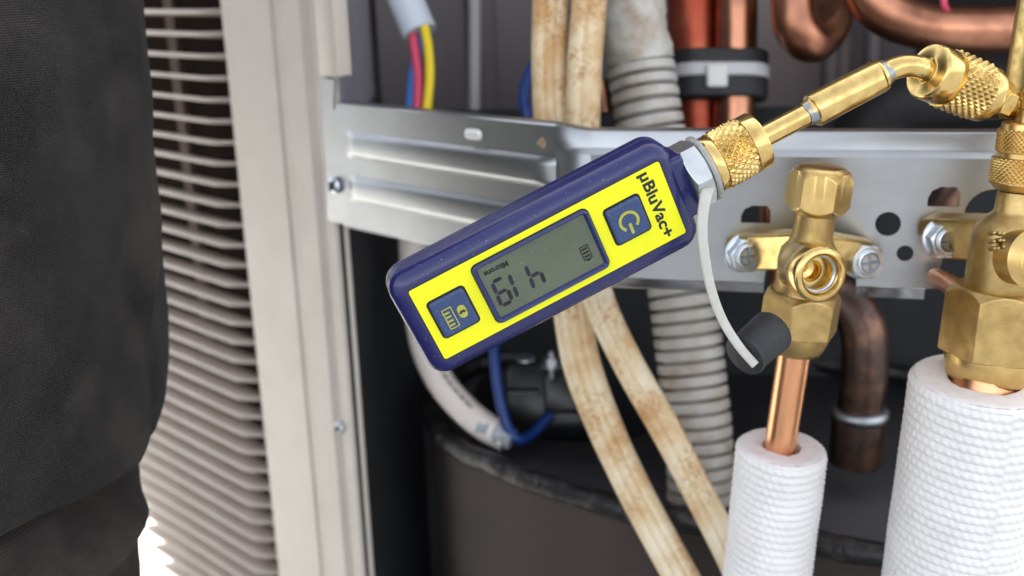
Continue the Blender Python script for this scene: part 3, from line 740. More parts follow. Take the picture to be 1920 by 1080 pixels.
# ================================================================== RIGHT SERVICE VALVE
rvalve = thing('service_valve', 'large brass service valve at the right edge under the knurled coupler', 'valve', on_axis(700), group='service valves on the bracket')
nb = on_axis(670)
def hN(py): return np.dot(on_axis(py) - nb, axV)
MB().lathe([(5.6, hN(360)), (5.8, hN(395)), (6.6, hN(402)), (9.0, hN(412)), (10.6, hN(425)), (11.4, hN(450)), (11.4, hN(520)), (11.0, hN(555))], RV, nb, 48).build('valve_body', 'brass_forged', rvalve, smooth=60)
MB().hexnut(16.6, hN(664), hN(538), 3.2, RV, nb, math.radians(17), .4).build('flare_nut', 'brass_forged', rvalve, smooth=22, bevel=.3)
MB().lathe([(9.0, hN(712)), (12.2, hN(709)), (13.1, hN(702)), (14.4, hN(668)), (14.4, hN(662))], RV, nb, 56).build('nut_skirt', 'brass_satin', rvalve, smooth=40)
# mounting ear to the left, carrying the bolt
bo3 = hit(1757, 437, BEND + nR * OFF, nR); vc = on_axis(450)
def ear(parent, a, b, w, th, m):
    d = b - a; L = np.linalg.norm(d); d = d / L; n_ = unit(nR - d * np.dot(nR, d)); y = np.cross(n_, d)
    R = np.stack([d, y, n_], 1)
    out = [(0, -w / 2)] + [(L + w / 2 * math.sin(t), -w / 2 * math.cos(t)) for t in np.linspace(0, PI, 14)] + [(0, w / 2)]
    return MB().prism(out, -th / 2, th / 2, R, a).build('mounting_ear', m, parent, smooth=40, bevel=1.2, seg=3)
ear(rvalve, vc - nR * 2, bo3 + nR * 3.6, 15.5, 6.5, 'brass_forged')
# threaded front port at the frame edge
pt = unit(-F * .85 + XC * .18 + YD * .10); Rp = frame(pt, UP); po = P(1940, 486, 322)
pp = [(8.6, -8), (8.6, -1)]
for k in range(9): pp += [(9.3, k * .75), (8.7, k * .75 + .38)]
MB().lathe(pp + [(9.0, 7.2), (8.3, 7.8), (6.4, 7.9), (6.0, 2), (.1, 2)], Rp, po, 48).build('threaded_port', 'brass_satin', rvalve, smooth=25)
random.seed(3)
mk = MB()
for k in range(9):                                      # cast maker's marks, too worn to read
    p = P(1862 + 9 * (k % 3) + random.uniform(-2, 2), 437 + 14 * (k // 3) + random.uniform(-2, 2), 318.6 - .1 * k)
    R = frame(-F, UP); mk.lathe([(random.uniform(.6, 1.1), -1.6), (.6, 1.2), (.2, 1.6)], R, p, 10)
mk.build('cast_mark', 'brass_forged', rvalve, bevel=.2)

# ================================================================== LEFT SERVICE VALVE
lt, lb = P(1537, 350, 352), P(1463, 835, 382)
axS = unit(lt - lb); RS = frame(axS, -F)
def on_s(py):
    lo, hi = -1., 3.
    for _ in range(50):
        m_ = (lo + hi) / 2; p = lb + (lt - lb) * m_ - CAM
        if 540 + FPX * np.dot(p, YD) / np.dot(p, F) > py: lo = m_
        else: hi = m_
    return lb + (lt - lb) * lo
os_ = on_s(490)
def hS(py): return np.dot(on_s(py) - os_, axS)
lvalve = thing('service_valve', 'small brass service valve with hexagonal cap and open port in front', 'valve', on_s(650), group='service valves on the bracket')
cap = MB().hexnut(10.6, hS(394), hS(318), 2.6, RS, os_, math.radians(14), 2.0).build('hex_cap', 'brass_satin', lvalve, smooth=24, bevel=.5)
MB().lathe([(8.6, hS(320)), (7.6, hS(313)), (5.8, hS(310)), (.2, hS(309))], RS, os_, 48).build('cap_top', 'brass_satin', cap, smooth=60)
MB().lathe([(5.4, hS(403)), (7.2, hS(400)), (8.0, hS(392)), (8.0, hS(388))], RS, os_, 40).build('cap_collar', 'brass_satin', cap, smooth=60)
MB().lathe([(6.6, hS(400)), (6.7, hS(440)), (7.6, hS(455)), (9.6, hS(470)), (10.2, hS(490)), (9.8, hS(530)), (10.4, hS(550)), (10.8, hS(556))], RS, os_, 44).build('valve_body', 'brass_forged', lvalve, smooth=60)
MB().hexnut(13.6, hS(620), hS(545), 2.4, RS, os_, math.radians(33), .4).build('flare_nut', 'brass_forged', lvalve, smooth=22, bevel=.3)
MB().lathe([(6.8, hS(660)), (8.6, hS(657)), (9.6, hS(648)), (11.2, hS(624)), (11.2, hS(615))], RS, os_, 44).build('nut_skirt', 'brass_forged', lvalve, smooth=50)
bo1 = hit(1393, 467, BEND + nR * OFF, nR); bo2 = hit(1612, 478, BEND + nR * OFF, nR)
sc_ = on_s(468)
ear(lvalve, sc_ - nR * 1, bo1 + nR * 3.0, 14, 5.5, 'brass_satin')
ear(lvalve, sc_ - nR * 1, bo2 + nR * 3.0, 14, 5.5, 'brass_satin')
pd = unit(-F * .93 + XC * .22 + YD * .22); Rq = frame(pd, UP); qo = P(1541, 516, 337)
MB().lathe([(8.2, -14), (8.4, -9), (8.9, -7.6), (9.2, -6.8), (9.2, -1.2), (8.8, -.5), (8.0, 0), (7.0, .1), (6.6, -.4), (6.3, -1.2)], Rq, qo, 56, True, False).build('port_ring', 'brass', lvalve, smooth=35)
MB().lathe([(6.3, -1.2), (6.0, -1.5), (6.0, -5.5), (5.6, -6.4), (3.6, -6.6), (3.4, -7.0), (3.4, -11.5), (1.6, -12), (1.6, -17), (.05, -17)], Rq, qo, 48, False, True).build('port_bore', 'brass', lvalve, smooth=35)
MB().lathe([(5.95, -2.2), (5.3, -2.5), (5.2, -2.9), (5.6, -3.3), (5.95, -3.4)], Rq, qo, 48, False, False).build('bore_ring', 'steel_zinc', lvalve, smooth=60)

# ================================================================== BOLTS
def hexbolt(label, pos, lift):
    R = frame(nR + .40 * eR + .06 * UP, UP); t = thing('flange_bolt', label, 'bolt', pos + nR * lift, R, 'flange bolts on the bracket')
    o = V(0, 0, 0); I = np.eye(3)
    fl = MB().lathe([(6.9, 0), (7.1, .5), (6.8, 1.1), (5.9, 1.5)], I, o, 44).build('flange', 'zinc_bright', t, local=True, smooth=40)
    MB().hexnut(6.6, 1.3, 6.0, 1.0, I, o, .35, .1).build('hex_head', 'zinc_bright', t, local=True, smooth=22, bevel=.25)
    MB().lathe([(4.5, 5.9), (4.5, 6.6), (4.1, 7.1), (3.6, 7.1), (3.3, 6.5), (3.3, 5.9)], I, o, 40, False, False).build('rim', 'zinc_bright', t, local=True, smooth=60)
    for k in range(4):
        a = PI / 4 + k * PI / 2 + .12
        pts = [(.55 * math.cos(a), .55 * math.sin(a))] + [(3.25 * math.cos(a + q), 3.25 * math.sin(a + q)) for q in np.linspace(-.56, .56, 8)]
        MB().rings([[(x, y, 5.9) for x, y in pts], [(x * .93 + .1 * math.cos(a), y * .93 + .1 * math.sin(a), 6.95) for x, y in pts]]).build('recess_pad', 'zinc_bright', t, local=True, smooth=30)
    MB().lathe([(3.9, 5.9), (3.9, 6.05)], I, o, 24).build('recess_floor', 'zinc_recess_shade', t, local=True)  # groove shade put into the colour, so the cross recess stands out
    MB().lathe([(2.9, -12), (2.9, .2)], I, o, 20).build('shank', 'zinc_bright', t, local=True)
hexbolt('zinc flange bolt in the left ear of the small brass valve', bo1, 6.0)
hexbolt('zinc flange bolt right of the small brass valve\'s open port', bo2, 6.0)
hexbolt('zinc flange bolt in the ear of the large brass valve', bo3, 7.2)

# ================================================================== COPPER LINES AND INSULATION
cp = MB().tube([on_s(y) for y in (640, 700, 780, 850, 900)], 5.6, 32)
o = cp.build('copper_pipe', 'copper_bright', smooth=60); tag(o, 'bright thin copper pipe rising from the small white insulation', 'pipe')
def insulation(name, label, a, b, Ro, Ri, pz, seam, tear=False):
    axis = unit(a - b); L = np.linalg.norm(a - b); R = frame(axis, -F)
    t = thing(name, label, 'insulation', b, R, 'white foam pipe sleeves')
    nb_ = int(2 * PI * Ro / 2.75); n = nb_ * 5; rows_ = int(L / pz * 6); rs = []
    for i in range(rows_ + 1):
        h = L * i / rows_; ring = []
        for j in range(n):
            th = 2 * PI * j / n
            sh = .35 * pz * (1 / (1 + math.exp(-(th - seam) * 60))) if seam else 0
            w = .6 * math.sin(th * 1.0 + .8) + .25 * math.sin(th * 3 + h * .02)
            rowc = (h + sh + w) / pz; fr_ = rowc % 1; rw = math.floor(rowc)
            prof_ = math.sin(PI * fr_) ** .6
            bm_ = .5 + .5 * math.sin(nb_ * th + rowc * 3.6)
            top = max(0, 1 - (L - h) / 1.2)
            d = 1.25 * prof_ * (.66 + .34 * bm_) + .25 * noise.noise(Vector((math.cos(th) * 2, math.sin(th) * 2, h * .05)))
            if seam and abs(th - seam) < .05: d -= .25 * (1 - abs(th - seam) / .05)
            r = Ro - .5 + d * (1 - top * .4) - top * top * .9
            ring.append((r * math.cos(th), r * math.sin(th), h))
        rs.append(ring)
    MB().rings(rs, True, True, False).build('foam_sleeve', 'foam_white', t, local=True, smooth=60)
    m_ = 72; ed = []
    for k, rr in enumerate((Ro - .9, Ro - 1.6, Ro - 2.6, Ro * .7, Ri + 1.5, Ri + .4, Ri)):
        zz = (L, L + .35, L + .45, L + .3, L + .3, L + .1, L - 2)[k]
        ed.append([(((rr + (.3 * noise.noise(Vector((j * .5, k, 0))) if k > 3 else 0)) * math.cos(2 * PI * j / m_)), (rr * math.sin(2 * PI * j / m_)), zz + .35 * noise.noise(Vector((j * .35, k * .7, 3)))) for j in range(m_)])
    ed.append([(Ri * math.cos(2 * PI * j / m_), Ri * math.sin(2 * PI * j / m_), L - 25) for j in range(m_)])
    MB().rings(ed, True, False, True).build('cut_end', 'foam_face', t, local=True, smooth=60)
    return t
ia = on_s(838); axi = unit(P(1466, 845, 384) - P(1438, 1085, 402))
insulation('pipe_insulation', 'narrow white foam pipe insulation below the small brass valve', P(1466, 837, 383), P(1466, 837, 383) - axi * 110, 15.6, 6.4, 2.95, 0)
ib = P(1846, 712, 347); ibl = P(1787, 1075, 372); axj = unit(ib - ibl)
insulation('pipe_insulation', 'wide white foam pipe insulation below the large brass valve', ib, ib - axj * 110, 22.6, 11, 3.05, PI + .02 + 2.9 - PI)
o = MB().tube([on_axis(690), ib + axj * 2, ib - axj * 40], 10.2, 36).build('copper_pipe', 'copper_bright', smooth=60); tag(o, 'thick copper pipe end between large brass nut and wide insulation', 'pipe')
# stub entering the right valve from behind
o = MB().tube([P(1755, 520, 375), P(1780, 533, 362), P(1815, 560, 345)], 3.4, 24).build('copper_pipe', 'copper_bright', smooth=60); tag(o, 'short copper stub between the bracket edge and large brass nut', 'pipe')

# ================================================================== PIPES IN THE BACKGROUND
def pipe(label, pts, r, m, per=10, n=28):
    o = MB().tube(catmull(pts, per), r, n).build('copper_pipe', m, smooth=60); return tag(o, label, 'pipe')
pipe('red copper pipe left in the foam wrapped pair, upper centre', [P(1300, -60, 560), P(1300, 60, 560), P(1304, 180, 562), P(1310, 330, 566)], 13.5, 'copper_red')
pipe('orange copper pipe right in the foam wrapped pair, upper centre', [P(1382, -60, 545), P(1381, 60, 545), P(1377, 200, 548), P(1372, 330, 552)], 10.5, 'copper')
wrap = thing('foam_wrap', 'black foam wrap around two copper pipes near the top', 'pipe wrap', P(1345, 190, 550))
def wrapband(y0, y1, name, m, grow, parent, zc=552):
    rs = []
    for y in np.linspace(y0, y1, 5):
        c = P(1345 - (y - 100) * .02, y, zc); w, d = 25.5 + grow, 17 + grow
        rs.append([c + XC * a + F * b for a, b in rrect(2 * w, 2 * d, d * .8, 6)])
    return MB().rings(rs).build(name, m, parent, smooth=50, bevel=1)
wrapband(102, 190, 'foam_band', 'rubber_black', 0, wrap)
tie = thing('cable_tie', 'pale grey cable tie around the black foam wrap', 'cable tie', P(1345, 143, 530))
wrapband(128, 153, 'strap', 'zip_tie', .6, tie)
MB().box((0, 0, 0), (10.5, 11.5, 7), np.stack([XC, -YD, -F], 1), P(1343, 143, 535)).build('tie_head', 'zip_head', tie, bevel=1.2, seg=3)
pipe('dark copper hairpin bend hanging at the top, right of the wrap', [P(1492, -80, 520), P(1490, 0, 520), P(1495, 48, 520), P(1522, 74, 523), P(1550, 48, 532), P(1562, 0, 545), P(1566, -80, 550)], 11.5, 'copper')
pipe('thick copper pipe sweeping right across the upper right corner', [P(1600, -120, 500), P(1615, -40, 500), P(1660, 22, 500), P(1740, 50, 498), P(1830, 56, 495), P(2000, 52, 490)], 11.0, 'copper')
pipe('dark soldered copper elbow behind the small brass valve', [P(1530, 540, 480), P(1580, 560, 475), P(1616, 610, 472), P(1622, 680, 474), P(1612, 770, 482)], 10.2, 'copper_dark')
sock = thing('pipe_socket', 'dark copper socket with silver solder ring below the elbow', 'pipe socket', P(1602, 860, 486))
MB().tube([P(1612, 768, 482), P(1609, 800, 484), P(1602, 866, 489)], [11.8, 11.9, 11.6], 32).build('socket', 'copper_dark', sock, smooth=50)
MB().tube([P(1612, 762, 481.5), P(1611.7, 768, 482), P(1611, 776, 482.4), P(1610, 782, 483)], [11.4, 12.9, 13.1, 11.9], 32).build('solder_ring', 'solder', sock, smooth=80)
pipe('small copper pipe end seen between cream cable and grey conduit', [P(1125, 150, 500), P(1131, 185, 500), P(1134, 212, 500)], 4.0, 'copper', 6, 16)
pipe('dark red pipe behind the notch in the bracket bottom', [P(1485, 440, 470), P(1480, 520, 470), P(1478, 600, 475)], 8, 'copper_red')
pipe('reddish copper pipe seen through the slot left of the valve cap', [P(1442, 360, 430), P(1440, 400, 430), P(1440, 450, 432)], 3.2, 'copper', 6, 16)
pipe('dark copper pipe seen through the slot above the right bolt', [P(1755, 420, 420), P(1790, 350, 418), P(1830, 320, 420)], 7, 'copper_dark', 6, 16)
bs = thing('insulated_pipe', 'black foam covered pipe running behind the brass adapter', 'pipe', P(1750, 180, 560))
MB().tube(catmull([P(1590, 330, 600), P(1660, 215, 580), P(1760, 175, 565), P(1960, 165, 550)], 8), 19, 28).build('foam_cover', 'rubber_black', bs, smooth=60)
for k, (x, z) in enumerate(((1560, 640), (1640, 650))):
    o = MB().tube([P(x, -60, z), P(x - 8, 330, z + 10)], 6, 20).build('support_rod', 'panel_mauve', smooth=60)
    tag(o, ('grey upright rod behind the hairpin bend', 'grey upright rod between hairpin bend and black pipe')[k], 'rod')
o = MB().tube([P(890, -60, 640), P(889, 330, 650)], 3.6, 20).build('support_rod', 'rod_grey', smooth=60); tag(o, 'thin pale upright rod left of the blue wire at the top', 'rod')
o = MB().tube(catmull([P(1768, -40, 470), P(1770, 8, 470), P(1775, 18, 475)], 5), 1.5, 12).build('thin_wire', 'wire_red', smooth=60); tag(o, 'short red wire at the top edge above the thick copper pipe', 'wire')

# ================================================================== COMPRESSOR in its jacket
HZ = P(1000, 905, 500)[2]
def lvl(px, py, h=HZ): return hit(px, py, V(0, 0, h), UP)
outl = [lvl(*q) for q in ((803, 735), (807, 768), (824, 806), (860, 840), (925, 872), (1000, 902), (1160, 952), (1330, 985), (1500, 1012), (1700, 1052), (1830, 1060), (1920, 1000), (1930, 860), (1850, 740), (1600, 690), (1300, 665), (1050, 665), (900, 680), (835, 715))]
ol = catmull(outl + [outl[0]], 6)[:-1]
comp = thing('compressor', 'compressor wrapped in a dark brown felt jacket with rolled black rim', 'compressor', np.mean(ol, 0) * V(1, 1, 0) + V(0, 0, BOTZ))
rs = []
for h in np.linspace(HZ, BOTZ, 18):
    k = 1 - .02 * math.sin((HZ - h) / 90); c = np.mean(ol, 0)
    rs.append([V(c[0] + (p[0] - c[0]) * k + .8 * noise.noise(Vector((p[0] * .03, p[1] * .03, h * .02))), c[1] + (p[1] - c[1]) * k, h) for p in ol])
MB().rings(rs, True, False, False).build('felt_jacket', 'jacket', comp, smooth=80)
rim, rt = resample(ol + [ol[0]], 3)
rad = [5.4 + 1.3 * noise.noise(Vector((t * .06, 1, 0))) + .8 * noise.noise(Vector((t * .25, 5, 0))) for t in rt]
rad[-1] = rad[0]
rb_ = MB().tube([p + V(0, 0, 1.2 * noise.noise(Vector((t * .05, 9, 0)))) for p, t in zip(rim, rt)], rad, 16).build('rolled_rim', 'jacket_rim', comp, smooth=80)
hc, hc2 = lvl(1090, 745, HZ - 6), None
hole = []
for a in np.linspace(0, 2 * PI, 36, endpoint=False):
    hole.append(lvl(1095 + 205 * math.cos(a), 745 + 88 * math.sin(a), HZ - 6))
bm_R = np.eye(3)
plate('lid', [(p[0], p[1]) for p in [q + (np.mean(ol, 0) - q) * .004 for q in ol]], [[(p[0], p[1]) for p in hole]], bm_R, V(0, 0, HZ - 6), 'jacket_lid', comp, 1.5)
MB().rings([[V(p[0], p[1], HZ - 6 + d) for p in hole] for d in (1, -45)], True, False, True).build('terminal_well', 'plastic_black', comp, smooth=60)
term = thing('terminal_cover', 'black plastic terminal cover with nuts inside the jacket opening', 'terminal cover', lvl(1040, 760, HZ - 30))
RT = np.stack([XC, -YD, -F], 1)
ct = P(1030, 745, 560)
MB().rings([[(x, y, z) for x, y in rrect(46 - e, 34 - e, 4, 5)] for e, z in ((0, -30), (0, -1), (2, 0))], R=RT, o=ct).build('cover', 'plastic_black', term, smooth=40)
MB().rings([[(x, y, z) for x, y in rrect(20 - e, 22 - e, 3, 5)] for e, z in ((0, -6), (0, 5), (2, 6))], R=RT, o=ct + XC * 7 - YD * 3).build('raised_block', 'plastic_black', term, smooth=40)
MB().box((0, 0, 0), (16, 2, 20), RT, ct - XC * 14 - YD * 4 - F * 8).build('tab', 'plastic_black', term, bevel=.5)
Rn = frame(UP, XC)
for px, py, lab, r in ((1034, 682, 'steel nut on the terminal stud, right of the blue wire', 4.6), (985, 670, 'flat steel washer left of the terminal nut', 4.2)):
    t = thing('terminal_nut', lab, 'nut', P(px, py, 548), Rn)
    I = np.eye(3)
    MB().lathe([(r * 1.25, -1), (r * 1.25, 0)], I, V(0, 0, 0), 28).build('washer', 'zinc_bright', t, local=True)
    if r > 4.5:
        MB().hexnut(r, 0, 4, .5, I, V(0, 0, 0)).build('hex', 'steel_zinc', t, local=True, smooth=22)
        MB().lathe([(1.8, -8), (1.8, 6.5), (1.3, 7)], I, V(0, 0, 0), 16).build('stud', 'steel_zinc', t, local=True)

# ================================================================== CABLES, CONDUIT, HOSE, WIRES
def cable_sec(wd, th, grooves):
    out = []; n = 72
    for k in range(n):
        a = 2 * PI * k / n; c, s_ = math.cos(a), math.sin(a)
        x = math.copysign(abs(c) ** .75, c) * th; y = math.copysign(abs(s_) ** .75, s_) * wd
        if c > 0:
            for gq in grooves: x -= .13 * math.exp(-((y / wd - gq) / .085) ** 2) * min(1, c * 2.5)
        out.append((x, y))
    return out
def cable(label, pts, hw, sec, marks=None):
    pth, tt = resample(catmull(pts, 12), 3.0)
    hw_ = np.interp(np.linspace(0, 1, len(pth)), np.linspace(0, 1, len(hw)), hw)
    hw_ = [h * (1 + .02 * noise.noise(Vector((t * .03, 2, hw[0])))) for h, t in zip(hw_, tt)]
    t = thing('flat_cable', label, 'cable', pth[-1], None, 'stained cream cables through the bay')
    MB().tube(pth, hw_, sec=sec, xh=-F).build('sheath', 'cable_cream', t, smooth=60)
    return t, pth, tt, hw_
LC = [P(1030, -60, 455), P(1032, 0, 455), P(1030, 120, 455), P(1034, 240, 456), P(1040, 340, 460), P(1054, 450, 464), P(1070, 560, 466), P(1090, 680, 464), P(1134, 800, 458), P(1190, 920, 450), P(1254, 1040, 442), P(1310, 1140, 434)]
cable('grooved cream cable, left of the two, curving down in front of the jacket', LC, [8.0, 7.8, 7.6, 7.9, 8.4, 8.4, 7.6, 7.4, 7.4], cable_sec(1.0, .75, (-.32, .25)))
RC = [P(1105, -60, 446), P(1105, 0, 446), P(1096, 120, 446), P(1092, 240, 447), P(1092, 340, 450), P(1100, 450, 452), P(1122, 560, 450), P(1177, 680, 446), P(1245, 800, 440), P(1308, 920, 434), P(1370, 1040, 428), P(1418, 1150, 422)]
tc, pth, tt, hw_ = cable('smooth cream cable, right of the two, with faint dark print', RC, [7.6, 7.4, 7.4, 7.2, 6.8, 6.6, 6.6, 6.4, 6.4, 6.4], cable_sec(1.0, .92, (.18,)))
random.seed(11)
pr = MB()
i0 = int(len(pth) * .58)
for i in range(i0, len(pth) - 12):                       # worn, unreadable print along the sheath
    if random.random() < .35: continue
    t_ = unit(pth[i + 1] - pth[i]); to = unit(CAM - pth[i]); n_ = unit(to - t_ * np.dot(to, t_)); w_ = np.cross(n_, t_)
    for k in range(2):
        R = np.stack([t_, w_, n_], 1)
        pr.box((random.uniform(-1, 1), random.uniform(-.8, .8) - 1.0, hw_[i] * .80 - .25), (random.choice((.25, .9)), random.choice((.25, 1.1)), .3), R, pth[i])
pr.build('print_mark', 'jacket', tc, smooth=0)

def corrugated(thing_, pts, r, pitch, name, m):
    pth, tt = resample(catmull(pts, 14), pitch / 16)
    rad = []
    for t in tt:
        k = (t / pitch) % 1; q = abs(k - .5) * 2           # 1 at the groove, 0 at the crown
        rad.append(r - .5 * q ** 3 - (4.2 * max(0, (q - .68) / .32) ** .8))
    MB().tube(pth, rad, 40).build(name, m, thing_, smooth=45)
cond = thing('corrugated_conduit', 'grey white corrugated conduit running down behind the bracket', 'conduit', P(1320, 1080, 485))
corrugated(cond, [P(1197, 96, 490), P(1205, 150, 490), P(1216, 220, 490), P(1238, 340, 492), P(1262, 460, 492), P(1280, 560, 490), P(1296, 690, 490), P(1308, 800, 490), P(1314, 920, 492), P(1310, 1060, 496), P(1300, 1160, 500)], 15.6, 6.0, 'ribbed_tube', 'conduit')
rs = catmull([P(1186, -70, 488), P(1187, 0, 488), P(1191, 60, 488), P(1200, 118, 489)], 10)
pth2, t2 = resample(rs, 1.5); a_ = []
tb2 = MB(); rr2 = []
x = None
for p, t in zip(pth2, t2):
    rr2.append(14.0 + .6 * math.sin(t * .35 + 1) * (t > 30) + .5 * noise.noise(Vector((0, 0, t * .2))) + t * .028)
tb2.tube(pth2, rr2, 48)
tb2.v = [tuple(V(*v) + unit(V(*v) - pth2[min(i // 48, len(pth2) - 1)]) * (1.1 * noise.noise(Vector((v[0] * .09, v[1] * .09, v[2] * .16))) + .6 * noise.noise(Vector((v[0] * .25, v[1] * .25, v[2] * .4))))) for i, v in enumerate(tb2.v)]
tb2.build('tape_sleeve', 'conduit_tape', cond, smooth=80)
hose = thing('white_hose', 'white hose with black print curling into the jacket under the gauge', 'hose', P(940, 820, 530))
hp = catmull([P(772, 400, 560), P(774, 480, 560), P(782, 570, 558), P(796, 650, 555), P(826, 715, 550), P(868, 765, 545), P(910, 800, 540), P(950, 822, 537)], 8)
MB().tube(hp, 7.4, 28).build('hose', 'hose_white', hose, smooth=60)
hp2, ht = resample(hp, 1.0); mk = MB()
for i in range(int(len(hp2) * .52), int(len(hp2) * .84)):
    if i % 5 in (0, 3): continue
    t_ = unit(hp2[i + 1] - hp2[i]); to = unit(unit(CAM - hp2[i]) * .8 + XC * .32 - YD * .25); n_ = unit(to - t_ * np.dot(to, t_)); w_ = np.cross(n_, t_)
    mk.box((0, 0, 7.4), (.8, 1.7, .5), np.stack([t_, w_, n_], 1), hp2[i])
mk.build('print_mark', 'ink', hose, smooth=0)
gl = []
gp = catmull([P(880, 785, 542), P(910, 802, 538), P(940, 815, 535), P(962, 826, 533)], 6)
MB().tube(gp, [5.5 + 2.6 * noise.noise(Vector((i * .5, 3, 1))) for i in range(len(gp))], 20).build('sealant_blob', 'glue', hose, smooth=80, subsurf=1)
o = MB().tube(catmull([P(1060, 20, 500), P(1020, 90, 492), P(992, 140, 485), P(982, 185, 482), P(988, 240, 482), P(960, 400, 500), P(930, 560, 520), P(926, 650, 530), P(934, 730, 532), P(950, 795, 532), P(972, 824, 531), P(1000, 812, 540), P(1030, 780, 550)], 8), 2.75, 18).build('blue_wire', 'wire_blue', smooth=60)
tag(o, 'dark blue wire looping behind the bracket and into the jacket opening', 'wire')
o.data.update()
lead = thing('power_cable', 'pale grey cable end with coloured cores at the top left', 'cable', P(790, 200, 500))
MB().tube([P(735, -70, 520), P(757, -10, 518), P(787, 62, 515)], [8.6, 8.6, 8.6], 28).build('grey_sheath', 'cable_grey', lead, smooth=60, bevel=.8)
for pts, m, nm in (([P(772, 50, 515), P(778, 95, 512), P(784, 140, 509), P(784, 180, 506), P(780, 240, 503)], 'wire_red', 'red_core'),
                   ([P(795, 45, 511), P(803, 90, 508), P(806, 140, 505), P(802, 190, 502), P(795, 250, 500)], 'wire_yellow', 'yellow_core'),
                   ([P(786, 50, 520), P(783, 95, 519), P(775, 140, 517), P(770, 190, 514), P(766, 250, 510)], 'wire_blue_light', 'blue_core')):
    MB().tube(catmull(pts, 8), 2.3, 18).build(nm, m, lead, smooth=60)

# ================================================================== PERSON (left edge)
ZC = 412.0; RB = 128.0
def sil(px, py):
    p = P(px, py, ZC); d = unit((p - CAM) * V(1, 1, 0)); left = V(-d[1], d[0], 0); c = p + left * RB; return c, p[2], d
person = thing('person', 'person in a black knit shirt and dark trousers at the left edge', 'person', sil(300, 600)[0] * V(1, 1, 0))
def wr(p, a, s_, seed=0.): return a * noise.noise(Vector((p[0] * s_, p[1] * s_, p[2] * s_ * .8 + seed)))
def cloth_grid(name, m, sils, hemfn, topz, rows, nth, bulge, wrinkle):
    cs = [sil(x, y) for x, y in sils]; hs = np.array([c[1] for c in cs])[::-1]
    cx = np.array([c[0][0] for c in cs])[::-1]; cy = np.array([c[0][1] for c in cs])[::-1]
    rs = []
    for i in range(rows + 1):
        k = i / rows; ring = []
        for j in range(nth):
            th = 2 * PI * j / nth
            hem = hemfn(th); h = topz + (hem - topz) * k; sh = h + (hs[0] - hem) * k ** 6      # silhouette height at this row
            c = (np.interp(sh, hs, cx), np.interp(sh, hs, cy))
            r = RB * bulge(k, th)
            p = V(c[0] + r * math.cos(th), c[1] + r * math.sin(th) * .98, h)
            w = wrinkle(p, th, k); p = p + V(math.cos(th), math.sin(th), 0) * w; ring.append(p)
        rs.append(ring)
    return MB().rings(rs, True, True, False).build(name, m, person, smooth=80, solid=1.2)
c0, h0, d0 = sil(262, 815); h_left = P(0, 1036, 322)[2]
th_s = math.atan2(*( (P(262, 815, ZC) - c0)[[1, 0]] )); pl_ = P(0, 1036, 322) - c0; th_l = math.atan2(pl_[1], pl_[0])
dth = (th_l - th_s)
def hem(th):
    u_ = math.atan2(math.sin(th - th_s), math.cos(th - th_s)) / dth
    if -.6 <= u_ <= 1.0: return h0 + (h_left - h0) * (max(u_, 0) ** 1.0) + (8 * u_ if u_ < 0 else 0)
    return h_left if u_ > 1 and u_ < 2.2 else h0 - 10
hem_s = [hem(2 * PI * j / 160) for j in range(160)]
hem_s = np.array(hem_s)
for _ in range(6): hem_s = (np.roll(hem_s, 1) + hem_s * 2 + np.roll(hem_s, -1)) / 4
hemf = lambda th: float(np.interp((th % (2 * PI)) / (2 * PI) * 160, np.arange(161), np.r_[hem_s, hem_s[0]]))
SH = [(248, -420), (250, -60), (255, 0), (272, 130), (285, 260), (298, 380), (306, 480), (317, 590), (320, 660), (314, 735), (292, 790), (264, 817)]
def wr_shirt(p, th, k):
    a_ = th * RB; dg = (a_ * .55 + p[2] * .83, a_ * .83 - p[2] * .55)
    w = 12 * noise.noise(Vector((dg[0] * .008, dg[1] * .022, 1.7))) + 4.2 * noise.noise(Vector((dg[0] * .016, dg[1] * .045, 4.2))) + wr(p, .7, .06, 9)
    w += 3.0 * max(0, noise.noise(Vector((dg[0] * .006, dg[1] * .03, 8.1)))) ** 2 * 4
    dt_ = math.atan2(math.sin(th - th_s), math.cos(th - th_s))
    w = w * (1 - .85 * math.exp(-(dt_ / .22) ** 2))
    return max(w, -4.0 + .25 * w) if w < -4 else w
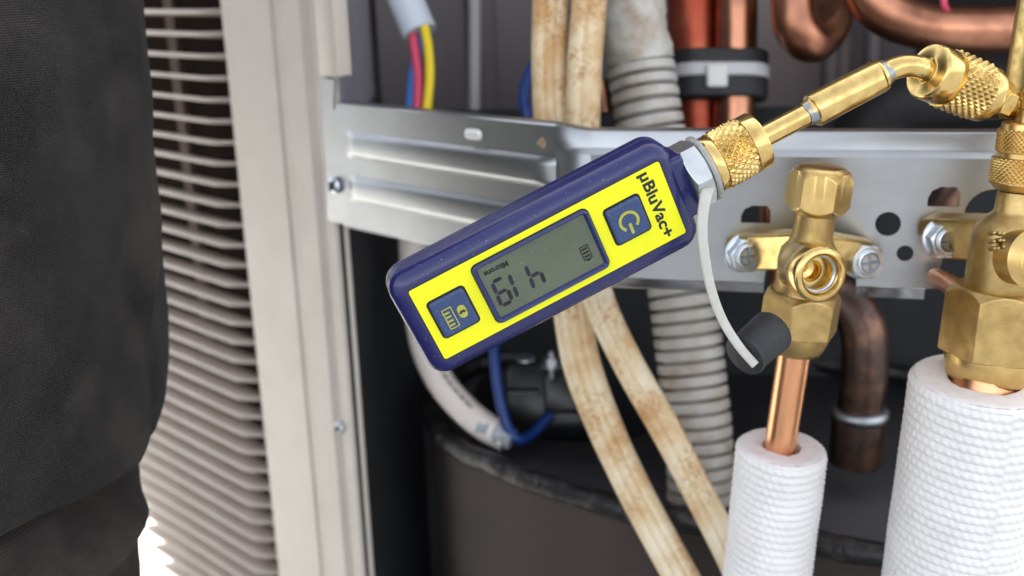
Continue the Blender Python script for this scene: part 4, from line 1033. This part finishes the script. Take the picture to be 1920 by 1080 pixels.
cloth_grid('shirt', 'shirt', SH, hemf, CAM_H + 300, 110, 160, lambda k, th: 1.0 - .30 * max(0, (k - .985) / .015) ** 2 - .02 * max(0, (k - .9) / .1), wr_shirt)
TR = [(262, 740), (266, 815), (275, 890), (273, 960), (269, 1030), (265, 1100), (258, 1240), (250, 1600)]
def wr_tr(p, th, k):
    u_ = math.atan2(math.sin(th - th_s), math.cos(th - th_s)) / dth; d_ = hemf(th) - p[2]
    on_ = min(1, max(0, (u_ - .03) / .22)); g_ = math.exp(-((u_ - .42) / .34) ** 2) * on_
    g2 = math.exp(-((u_ - .5) / .6) ** 4) * on_
    fold_ = -20 * math.exp(-((d_ - 2) / 9) ** 2) * g_ + 5.5 * math.exp(-((d_ - 20) / 5) ** 2) * g2 - 4 * math.exp(-((d_ - 31) / 6) ** 2) * g2 + 3 * math.exp(-((d_ - 42) / 6) ** 2) * g2
    return (wr(p, 4.0, .013, 3) + wr(p, 2.6, .03, 7) + wr(p, .9, .08, 2)) * (1 - math.exp(-(u_ / .3) ** 2)) + fold_ - 22 * min(1, max(0, (-d_ - 2) / 8))
cloth_grid('trousers', 'trousers', TR, lambda th: CAM_H - 480, CAM_H - 90, 70, 140, lambda k, th: .985, wr_tr)
pc0 = sil(262, 1100)[0]
for sgn, nm in ((-1, 'a'), (1, 'b')):
    hip = V(pc0[0] - 20, pc0[1] + sgn * 55, 275); knee = hip + V(-210, sgn * 40, 20); ank = V(knee[0] + 110, knee[1] + sgn * 10, 80)
    MB().tube(catmull([hip, (hip + knee) / 2, knee, (knee + ank) / 2, ank], 8), list(np.interp(np.linspace(0, 1, 33), [0, .45, .6, 1], [82, 66, 58, 48])), 28).build('trouser_leg', 'trousers', person, smooth=80)
    MB().rings([[(ank[0] + x_, ank[1] + y_, z_) for x_, y_ in rrect(l_, w_, w_ * .45, 6, -60 + (270 - l_) / 6, 0)] for l_, w_, z_ in ((270, 95, 0), (272, 98, 25), (250, 90, 45), (140, 80, 90), (110, 75, 110))]).build('shoe', 'leather', person, smooth=60)
